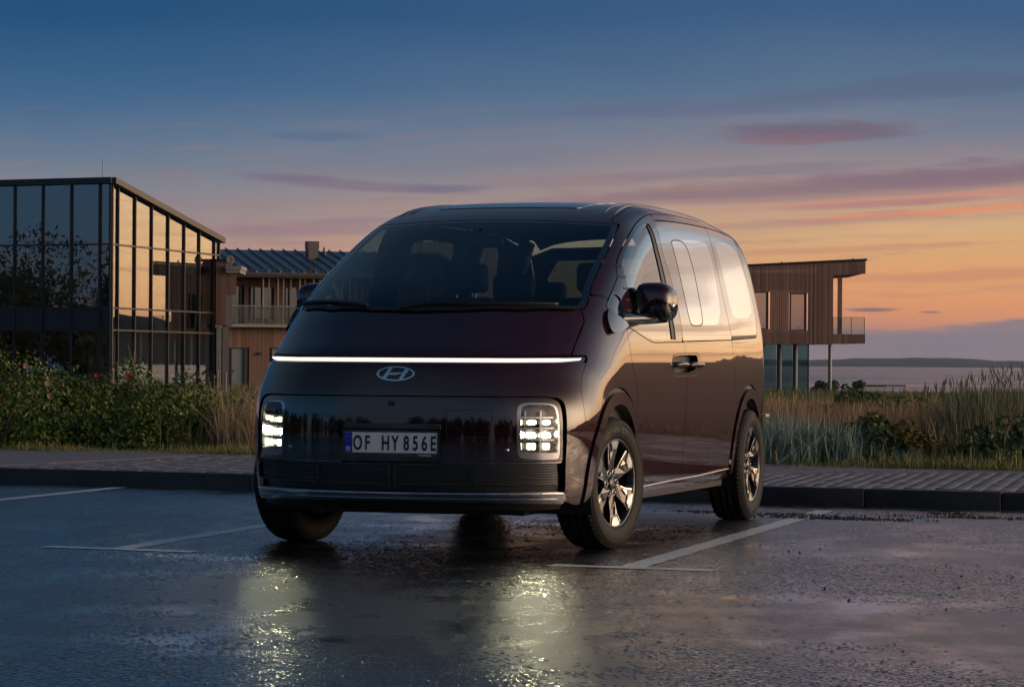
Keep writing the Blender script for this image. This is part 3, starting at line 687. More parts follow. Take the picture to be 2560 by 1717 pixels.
# ================================================================== VEGETATION
def leafmat(n, c1, c2, rough=.55, sc=2.0):
    return mat(n, rough=rough, spec=.3, fn=lambda b, p: island_vary(b, p, c1, c2, sc, pos='Object'))
def blades(n, pos, h, w, lean, curl=1.0, tip=.25):
    """n grass blades; pos (n,2); h (n,)"""
    x, y = pos[:, 0], pos[:, 1]; z = terr(x, y)-.01
    a = RNG.uniform(0, 2*np.pi, n); d = np.stack([np.cos(a), np.sin(a)], -1)
    b_ = RNG.uniform(0, 2*np.pi, n); q = np.stack([np.cos(b_), np.sin(b_)], -1)*np.asarray(w)[:, None]*.5
    L = np.abs(RNG.normal(0, lean, n))*h
    base = np.stack([x, y, z], -1)
    def pt(f, s):
        off = d*(L*f**(1+curl))[:, None]; o_ = q*s
        return np.stack([x+off[:, 0]+o_[:, 0], y+off[:, 1]+o_[:, 1], z+h*f*(1-.25*np.minimum(L/h, 1)*f)], -1)
    V = np.stack([pt(0., -1), pt(0., 1), pt(.55, -.8), pt(.55, .8), pt(1., 0)], 1).reshape(-1, 3)
    T = np.array([(0, 1, 3), (0, 3, 2), (2, 3, 4)])
    return V, (T[None]+5*np.arange(n)[:, None, None]).reshape(-1, 3)
def grass(name, n, pos, h, w, lean, m, lab, catg='grass'):
    o = obj(name, *blades(n, pos, h, w, lean), m); tag(o, lab, catg, kind='stuff'); return o
def region(n, s0, s1, d0, d1, power=1.0):
    s = RNG.uniform(s0, s1, n); d = N1+d0+(d1-d0)*RNG.uniform(0, 1, n)**power
    return np.stack([KD[0]*s+KN[0]*d, KD[1]*s+KN[1]*d], -1)
def wedge(n, y0, y1, k0, k1, power=1.0):
    """region between two bearings (x/y = k0..k1) as seen along the shore view, y0..y1 deep"""
    y = y0+(y1-y0)*RNG.uniform(0, 1, n)**power; p = np.stack([y*RNG.uniform(k0, k1, n), y], -1)
    return p[p @ KN > N1+.15]
def patch(pos, seed, sc, thr, keep=0.1):
    r = np.random.default_rng(seed); f = 0
    for k in range(5):
        a, b_ = r.normal(0, sc*(1.6**k), 2); f = f+np.sin(pos[:, 0]*a+pos[:, 1]*b_+r.uniform(0, 6.3))/(1.35**k)
    return pos[(f > thr) | (RNG.uniform(0, 1, len(pos)) < keep)]
M_LAWN = leafmat('short_turf', (.105, .125, .028), (.25, .225, .08))
M_DRY = leafmat('dry_bents', (.30, .19, .10), (.50, .34, .20))
M_RUST = leafmat('rusty_grass', (.28, .15, .07), (.46, .28, .15))
M_OLIVE = leafmat('olive_grass', (.085, .10, .028), (.22, .205, .075))
M_MARRAM = leafmat('blue_marram', (.14, .21, .185), (.28, .36, .31))
M_DARKG = leafmat('dark_grass', (.07, .085, .042), (.16, .17, .08))
p = region(42000, -16, 14, -.25, .85, 1.2); n = len(p)
grass('verge_turf', n, p, RNG.uniform(.03, .11, n)*(1+.5*np.sin(p[:, 0]*2.1)), np.full(n, .008), .5, M_LAWN, 'short yellow green turf along the edge of the pavement')
p = patch(region(30000, -16, 14, .3, 2.6), 4, .9, -.3); n = len(p)
grass('rough_grass', n, p, RNG.uniform(.12, .42, n)*np.where(p[:, 0] < 0, .32, .6), np.full(n, .009), .45, M_OLIVE, 'olive green rough grass behind the short turf')
# meadow of dry grass on the right and behind the hedge
p = wedge(120000, 27.2, 60, -.02, .20, 1.6); dn = p @ KN-N1; p = p[(dn > 2.6+.8*np.sin(p[:, 0]*1.9)) | (RNG.uniform(0, 1, len(p)) < .06)]; p = patch(p, 12, .35, -.35, .15); n = len(p)
grass('dry_meadow', n, p, RNG.uniform(.2, .48, n)*(.85+.25*np.sin(p[:, 0]*.9+p[:, 1]*.5)), .006+.00012*p[:, 1], .35, M_RUST, 'rusty brown dry grass covering the dune meadow')
p = wedge(30000, 27.2, 60, .03, .20, 1.5); p = p[p @ KN-N1 > 2.0]; p = patch(p, 15, .4, .2, .08); n = len(p)
grass('meadow_bents', n, p, RNG.uniform(.3, .58, n), .005+.0001*p[:, 1], .3, M_DRY, 'pale straw coloured grass stems standing over the meadow')
p = wedge(40000, 26.6, 75, -.20, .20, 1.4); p = p[p @ KN-N1 > np.where(p[:, 0] < 0, 5.0, 1.6)]; p = p[(p[:, 0] < 0) | (RNG.uniform(0, 1, len(p)) < .4)]; p = patch(p, 21, .5, .1, .12); n = len(p)
grass('green_meadow', n, p, RNG.uniform(.15, .45, n), .007+.00015*p[:, 1], .4, M_OLIVE, 'green grass growing between the dry stems of the meadow')
p = wedge(26000, 60, 165, -.20, .20, 1.2); n = len(p)
grass('far_grass', n, p, RNG.uniform(.2, .55, n), np.full(n, .03), .4, M_OLIVE, 'distant grass on the flat land in front of the buildings')
p = patch(wedge(26000, 29.5, 46, .135, .20, 1.2), 33, .5, -.6, .3); n = len(p)
grass('tall_dune_grass', n, p, RNG.uniform(.38, .66, n)*np.clip((p[:, 0]/p[:, 1]-.128)/.025, .45, 1), np.full(n, .012), .22, M_DARKG, 'tall dark grass on the crest of the dune at far right')
p = wedge(190, 31, 38, .140, .20); n = len(p); hh = RNG.uniform(.60, .84, n)*np.clip(.75+(p[:, 0]/p[:, 1]-.14)*9, .6, 1.1)
grass('dune_stalks', n, p, hh, np.full(n, .010), .18, M_DARKG, 'thin flowering grass stalks rising above the dune crest')
# seed heads on those stalks
V = []; F = []
for (x, y), h in zip(p, hh):
    z = float(terr(np.array(x), np.array(y)))+h*.93; k = len(V); t_ = RNG.normal(0, .04)
    V += [(x, y, z-.05), (x+.007+t_*.5, y, z+.02), (x+t_, y, z+.11), (x-.007+t_*.5, y, z+.02)]; F.append((k, k+1, k+2, k+3))
tag(obj('seed_heads', np.array(V), np.array(F), M_DARKG), 'feathery seed heads on the stalks at the dune crest', 'grass', kind='stuff')
p = region(46000, 4, 60, .5, 34, 1.7); p = p[p[:, 0]/p[:, 1] > .20]; n = len(p)
grass('shore_meadow', n, p, RNG.uniform(.3, .8, n), np.full(n, .025), .4, M_DARKG, 'dark dune grass continuing along the shore beyond the right edge')
# clumps of blue green marram (one thing each)
def clump(name, x, y, n, r, h, m, lab, catg, group, lean=.75, w=.013):
    pos = np.stack([x+RNG.normal(0, r*.5, n), y+RNG.normal(0, r*.5, n)], -1)
    V, F = blades(n, pos, RNG.uniform(.45, 1.0, n)*h, np.full(n, w), lean)
    z = float(terr(np.array(x), np.array(y)))
    o = obj(name, V-[x, y, z], F, m); o.location = (x, y, z); tag(o, lab, catg, group); return o
G = 'marram tussocks on the verge'
for x, y, r, h, n, lab in ((2.38, 27.1, .50, .56, 900, 'blue green marram tussock right behind the rear wheel of the van'),
        (2.85, 27.3, .46, .52, 800, 'blue green marram tussock second to the right of the rear wheel'),
        (3.05, 27.2, .25, .30, 260, 'low blue green marram tussock beside the dark bush, nearest the pavement'),
        (2.45, 28.2, .5, .60, 600, 'tall marram tussock standing behind the other blue tussocks'),
        (3.6, 26.75, .16, .22, 120, 'little grey tussock at the edge of the turf')):
    clump('marram_tussock', x, y, n, r, h, M_MARRAM, lab, 'grass tussock', G)
# leafy bushes
def bush(name, x, y, rx, ry, h, n, leaf, m, lab, catg='bush', group=None, stemn=7, flowers=(), squash=1.0, sides=True):
    z = float(terr(np.array(x), np.array(y)))
    t_ = thing(name, lab, catg, (x, y, z-.02), 0, group)
    nc = max(6, int(n/160)); C = RNG.normal(0, 1, (nc, 3)); C[:, 2] = np.abs(C[:, 2]); C /= np.linalg.norm(C, axis=1)[:, None]
    C *= RNG.uniform(.45, .92, nc)[:, None]; R0 = RNG.uniform(.20, .36, nc)
    k = RNG.integers(0, nc, n); q = RNG.normal(0, 1, (n, 3)); q /= np.linalg.norm(q, axis=1)[:, None]
    P = C[k]+q*(R0[k]*RNG.uniform(.5, 1.0, n)**.4)[:, None]
    P[:, 2] = np.abs(P[:, 2]); sc = np.array([rx, ry, h]); P = P*sc; P[:, 2] = np.maximum(P[:, 2], .03)
    nrm = q*.8+RNG.normal(0, .55, (n, 3))+[0, 0, .35]; nrm /= np.linalg.norm(nrm, axis=1)[:, None]
    a = np.cross(nrm, RNG.normal(0, 1, (n, 3))); a /= np.linalg.norm(a, axis=1)[:, None]; c_ = np.cross(nrm, a)
    s = leaf*RNG.uniform(.6, 1.25, n)[:, None]
    V = np.stack([P-a*s, P+c_*s*.55+nrm*s*.15, P+a*s, P-c_*s*.55+nrm*s*.15], 1).reshape(-1, 3)
    o = obj('foliage', V, np.arange(4*n).reshape(-1, 4), m, t_); o['kind'] = 'stuff'
    S = []
    for i in range(stemn):
        e = C[RNG.integers(0, nc)]*sc*.9; b0 = np.array([RNG.normal(0, rx*.25), RNG.normal(0, ry*.25), 0])
        S.append(tube([b0, b0*.6+e*.45+RNG.normal(0, .04, 3), e], [.012, .009, .005], 5))
    obj('stem', *cat(S), M_STEM, t_)
    for (fx, fz, mm, r_) in flowers:
        fy = -ry*math.sqrt(max(.05, 1-(fx/rx)**2*.9-(fz/h)**2*.8))-.20
        fv = []; ff = []
        for i in range(7):
            an = 2*math.pi*i/7+RNG.uniform(-.2, .2); d1 = np.array([math.cos(an), -.35+RNG.uniform(-.2, .2), math.sin(an)]); d2 = np.array([-math.sin(an), 0, math.cos(an)])
            c0_ = np.array([fx, fy, fz]); j = len(fv); r = r_*.68; fv += [c0_, c0_+d1*r*.7+d2*r*.45, c0_+d1*r*1.05, c0_+d1*r*.7-d2*r*.45]; ff.append((j, j+1, j+2, j+3))
        obj('blossom', fv, ff, mm, t_)
    return t_
M_STEM = mat('bramble_stem', (.09, .065, .045), .8)
M_ROSE = leafmat('rose_leaf', (.038, .075, .012), (.155, .205, .036), .45, 1.5)
M_SHRUB = leafmat('shrub_leaf', (.035, .06, .018), (.11, .145, .04), .5)
M_SHRUBY = leafmat('yellow_shrub_leaf', (.09, .08, .012), (.20, .15, .035), .5)
M_BRIGHT = leafmat('bright_shrub_leaf', (.065, .085, .012), (.15, .17, .035), .5)
M_PINK = mat('pink_petal', (.55, .06, .16), .6); M_PALE = mat('pale_petal', (.55, .28, .27), .6); M_HIP = mat('red_petal', (.42, .025, .03), .55)
G = 'rose bushes in the hedge left of the van'
HB = [(-5.55, 31.2, 1.0, .9, 1.06, 9000, 'rose bush at the far left edge of the hedge, the tallest one', [(.5, .86, M_PALE, .05), (.28, .52, M_HIP, .05), (.75, .55, M_PALE, .04)]),
      (-4.72, 31.6, .75, .8, .90, 7200, 'rose bush second from the left edge, pale blossoms at its top', [(-.15, .68, M_PALE, .05), (-.45, .55, M_PALE, .045)]),
      (-4.05, 31.4, .7, .8, .93, 7200, 'rose bush in the middle of the hedge with deep pink blossoms', [(-.15, .38, M_PINK, .058), (.14, .41, M_PINK, .062), (-.30, .78, M_HIP, .04), (.05, .76, M_HIP, .05)]),
      (-3.45, 31.2, .6, .7, .78, 6200, 'rose bush right of the pink blossoms carrying one red bloom', [(.02, .16, M_HIP, .06)]),
      (-2.95, 31.0, .55, .6, .62, 5200, 'rounded green rose bush under the corner of the glass facade', []),
      (-4.9, 30.1, .65, .5, .62, 5000, 'low dark rose bush at the foot of the hedge, far left', []),
      (-3.9, 30.0, .7, .5, .60, 5000, 'low dark rose bush at the foot of the hedge, in the middle', []),
      (-2.62, 30.4, .45, .45, .52, 1800, 'small yellowing bush among the dry stems at the hedge end', [])]
for x, y, rx, ry, h, n, lab, fl in HB:
    bush('rose_bush', x, y, rx, ry, h, n, .027, M_ROSE if n != 1800 else M_SHRUBY, lab, 'bush', G, 8, fl)
bush('shrub', -2.05, 31.2, .42, .4, .52, 1500, .028, M_SHRUB, 'small dark shrub next to the left edge of the van', 'bush', None)
G = 'bushes on the dune right of the van'
for x, y, rx, ry, h, n, m, lab in ((3.25, 27.5, .50, .45, .44, 3800, M_SHRUB, 'round dark bush between the blue tussocks and the yellow shrub'),
        (3.78, 27.5, .45, .4, .38, 2600, M_SHRUBY, 'yellow orange shrub right of the round dark bush'),
        (4.62, 26.6, .55, .45, .48, 4200, M_SHRUB, 'dark bush near the right edge of the picture, closest to the pavement'),
        (4.12, 26.4, .36, .3, .26, 1700, M_SHRUB, 'low dark shrub left of the large bush at the right edge'),
        (5.0, 27.4, .55, .5, .62, 3800, M_SHRUB, 'tall dark bush behind the one at the right edge'),
        (5.6, 46.0, 1.6, 1.2, .62, 2600, M_SHRUB, 'broad dark bush below the timber house ground floor'),
        (6.6, 52.0, 1.8, 1.4, .55, 2600, M_SHRUB, 'broad dark bush beside the foot of the house column'),
        (7.3, 49.0, 1.4, 1.0, .40, 2200, M_BRIGHT, 'bright green low bush left of the dune crest'),
        (5.0, 40.0, 1.1, .9, .55, 1800, M_OLIVE, 'olive bush nearest the rear corner of the van'),
        (7.4, 44.0, 1.3, 1.1, .45, 2200, M_MARRAM, 'grey green bush in front of the dune crest'),
        (5.9, 36.6, .7, .6, .45, 1500, M_DARKG, 'dark low bush on the slope of the dune')):
    bush('dune_bush', x, y, rx, ry, h, n, .03 if y < 30 else .05, m, lab, 'bush', G, 5)
for x, y, h, lab in ((28.5, 262, 1.5, 'dark rounded bush on the shore left of the beach hut'), (30.2, 258, 1.2, 'dark bush touching the wall of the beach hut'), (26.4, 250, 1.0, 'low dark bush beside the foot of the support column')):
    bush('shore_bush', x, y, 1.5, 1.2, h, 700, .16, M_SHRUB, lab, 'bush', 'bushes along the shore', 3)
# bare dry stems poking out of the hedge
def dry_stems(name, x, y, n, h, spread, lab, m):
    z = float(terr(np.array(x), np.array(y))); t_ = thing(name, lab, 'dry plant', (x, y, z-.02), 0, 'dry plants in front of the hedge')
    for i in range(n):
        a = RNG.normal(0, spread); hh = h*RNG.uniform(.55, 1); b0 = np.array([RNG.normal(0, .12), RNG.normal(0, .12), 0.])
        P = [b0]; d = np.array([a*.4, RNG.normal(0, .15), 1.])
        for k in range(5):
            d = d+np.array([a*.22, 0, 0])+RNG.normal(0, .10, 3); d /= np.linalg.norm(d); P.append(P[-1]+d*hh/5)
        S = [tube(P, np.linspace(.0065, .0025, 6), 4)]
        for k in (2, 3, 4):
            e = d+RNG.normal(0, .45, 3); e /= np.linalg.norm(e); S.append(tube([P[k], P[k]+e*hh*.16, P[k]+e*hh*.16+np.array([e[0]*.3, e[1]*.3, 1])*hh*.14], [.004, .003, .0015], 4))
        obj('stalk', *cat(S), m, t_)
M_STRAW = mat('bleached_stem', (.34, .255, .17), .8)
for x, y, n, h, sp, lab in ((-2.95, 30.0, 6, .85, .5, 'bleached dry stems leaning over the hedge end, left of the other two plants'), (-2.60, 29.7, 8, .80, .7, 'branching bleached stems in the middle of the dry patch'), (-2.25, 29.9, 8, .58, .9, 'arching dry stems nearest the van headlight'),
        (-3.9, 31.0, 2, 1.15, .35, 'two thin dry stalks rising above the pink blossoms'), (-5.2, 29.8, 3, .6, .9, 'leaning dry stems in the dark left part of the hedge'), (4.6, 26.2, 3, .62, .3, 'thin pale stems in front of the bush at the right edge')):
    dry_stems('dry_stems', x, y, n, h, sp, lab, M_STRAW)
p = wedge(1500, 29.3, 31.5, -.100, -.070); n = len(p)
grass('hedge_straw', n, p, RNG.uniform(.2, .75, n), np.full(n, .007), .5, M_DRY, 'dry straw coloured grass between the hedge and the van')
p = wedge(5200, 29.6, 40, -.125, -.060); n = len(p)
grass('hedge_undergrowth', n, p, RNG.uniform(.15, .42, n), np.full(n, .009), .5, M_OLIVE, 'green undergrowth around the dry stems at the hedge end')
# ================================================================== THE VAN
# car space: x forward from the front axle, y to the car's left, z up, metres
VAN = thing('minivan', 'dark maroon minivan with a full width light bar parked on the wet asphalt', 'minivan', (-.3483, 16.284, 0), math.atan2(-math.cos(.3038), -math.sin(.3038)))
# ---- body as a smooth implicit solid
def cspline(xs,ys):
    xs=np.asarray(xs,float); ys=np.asarray(ys,float); n=len(xs); h=np.diff(xs)
    A=np.zeros((n,n)); b=np.zeros(n); A[0,0]=A[-1,-1]=1
    for i in range(1,n-1):
        A[i,i-1]=h[i-1];A[i,i]=2*(h[i-1]+h[i]);A[i,i+1]=h[i]
        b[i]=3*((ys[i+1]-ys[i])/h[i]-(ys[i]-ys[i-1])/h[i-1])
    c=np.linalg.solve(A,b)
    d=np.diff(c)/(3*h); bb=np.diff(ys)/h-h*(2*c[:-1]+c[1:])/3
    def f(x):
        x=np.clip(x,xs[0],xs[-1]); i=np.clip(np.searchsorted(xs,x)-1,0,n-2); t=x-xs[i]
        return ys[i]+t*(bb[i]+t*(c[i]+t*d[i]))
    return f
def sstep(a,b,x):
    t=np.clip((x-a)/(b-a),0,1); return t*t*t*(t*(6*t-15)+10)
def smax(a,b,k):
    h=np.maximum(k-np.abs(a-b),0)/k
    return np.maximum(a,b)+h*h*h*k/6
# side profile (x,z) along the centre line
PROF=[(.86,.20),(.915,.27),(.948,.40),(.955,.60),(.945,.80),(.915,.95),(.865,1.05),(.72,1.15),(.50,1.297),(.18,1.4583),(-.25,1.6428),(-.58,1.7809),(-.82,1.8642),(-1.15,1.936),(-1.7,1.979),(-2.3,1.9821),(-3.0,1.9632),(-3.6,1.9242),(-3.98,1.875),(-4.15,1.7237),(-4.254,1.45),(-4.299,1.1),(-4.305,.75),(-4.315,.45),(-4.26,.25)]
WZ=[(.15,.922),(.30,.944),(.5,.9625),(.72,.975),(.92,.9785),(1.06,.9755),(1.2,.9629),(1.45,.9135),(1.7,.8577),(1.9,.789),(2.1,.6991)]
PAR=dict(al=.4447,a0=.5774,a1=.40,kr=.2058,kl=.2229,kf=.2975,tr=.0555,ar=.4893,tf=.0415,crown=.0365)
class Body:
    def __init__(s,prof=PROF,wz=WZ,par=PAR):
        s.par=dict(par); p=np.array(prof,float)
        t=np.r_[0,np.cumsum(np.hypot(*np.diff(p,axis=0).T)**.5)]
        fx,fz=cspline(t,p[:,0]),cspline(t,p[:,1]); tt=np.linspace(0,t[-1],260)
        poly=np.c_[fx(tt),fz(tt)]; poly=np.r_[poly,[poly[0]]]
        s.x0,s.z0,s.g=-5.0,-.3,.025
        nx,nz=270,112
        X,Z=np.meshgrid(s.x0+s.g*np.arange(nx),s.z0+s.g*np.arange(nz),indexing='ij')
        P=np.c_[X.ravel(),Z.ravel()]
        a=poly[:-1];d=poly[1:]-a;L=(d*d).sum(1)
        best=np.full(len(P),1e9); ins=np.zeros(len(P),bool)
        for i in range(len(a)):
            q=P-a[i]; tt_=np.clip((q@d[i])/L[i],0,1); e=q-tt_[:,None]*d[i]; best=np.minimum(best,(e*e).sum(1))
            c=((a[i,1]>P[:,1])!=(poly[i+1,1]>P[:,1]))
            with np.errstate(divide='ignore',invalid='ignore'):
                xi=a[i,0]+(P[:,1]-a[i,1])*d[i,0]/d[i,1]
            ins^=c&(P[:,0]<xi)
        D=np.sqrt(best)*np.where(ins,-1,1); s.D=D.reshape(nx,nz)
        w=np.array(wz); s.w=cspline(w[:,0],w[:,1])
    def dA(s,x,z):
        u=np.clip((x-s.x0)/s.g,1,s.D.shape[0]-3.001); v=np.clip((z-s.z0)/s.g,1,s.D.shape[1]-3.001)
        i=u.astype(int); j=v.astype(int); a=u-i; b=v-j
        def bs(t): return [(1-t)**3/6,(3*t**3-6*t*t+4)/6,(-3*t**3+3*t*t+3*t+1)/6,t**3/6]
        ba,bb=bs(a),bs(b); r=0
        for m in range(4):
            for n in range(4): r=r+ba[m]*bb[n]*s.D[i+m-1,j+n-1]
        return r
    def F(s,P):
        x,y,z=P[...,0],np.abs(P[...,1]),P[...,2]; q=s.par
        y=np.sqrt(y*y+1e-6)
        wf=sstep(-2.6,-1.0,x); wr=1-sstep(-3.9,-2.6,x)
        a=q['al']+(q['a0']-q['al'])*sstep(.72,1.08,z)+(q['a1']-q['a0'])*sstep(.95,1.9,z)
        xp=x+wf*a*y**3-wr*q['ar']*y**3
        A=s.dA(xp,z+q['crown']*y*y)
        yy=y+q['tr']*(np.maximum(-x-2.2,0)/2)**2+q['tf']*np.maximum(x+.3,0)**2
        B=yy-s.w(z)-.016*sstep(-.3,.45,x)*sstep(.2,.4,z)*(1-sstep(.6,.95,z))
        kk=q['kl']+(q['kf']-q['kl'])*sstep(.7,1.1,z)
        k=q['kr']+(kk-q['kr'])*sstep(-.9,.3,x)*(1-sstep(1.1,1.6,z))
        return smax(A,B,k)
    def N(s,P,e=.012):
        g=np.zeros(P.shape)
        for i in range(3):
            d=np.zeros(3);d[i]=e; g[...,i]=s.F(P+d)-s.F(P-d)
        return g/np.linalg.norm(g,axis=-1,keepdims=True)
    def cast(s,O,D,t0,t1,n=60):
        """first crossing outside->inside along O+tD"""
        O=np.asarray(O,float);D=np.asarray(D,float)
        N=len(O); t=np.full(N,float(t0)) if np.isscalar(t0) else np.array(t0,float); 
        lo=t.copy(); hit=np.zeros(N,bool); step=(t1-t0)/n
        act=np.ones(N,bool)
        for i in range(n):
            tn=t+step
            f=s.F(O+tn[:,None]*D)
            newhit=act&(f<0)
            lo[newhit]=t[newhit]; hit|=newhit; act&=~newhit
            t=np.where(act,tn,t)
            if not act.any():break
        hi=lo+step
        for i in range(22):
            m=(lo+hi)/2; f=s.F(O+m[:,None]*D); lo=np.where(f<0,lo,m); hi=np.where(f<0,m,hi)
        return (lo+hi)/2,hit

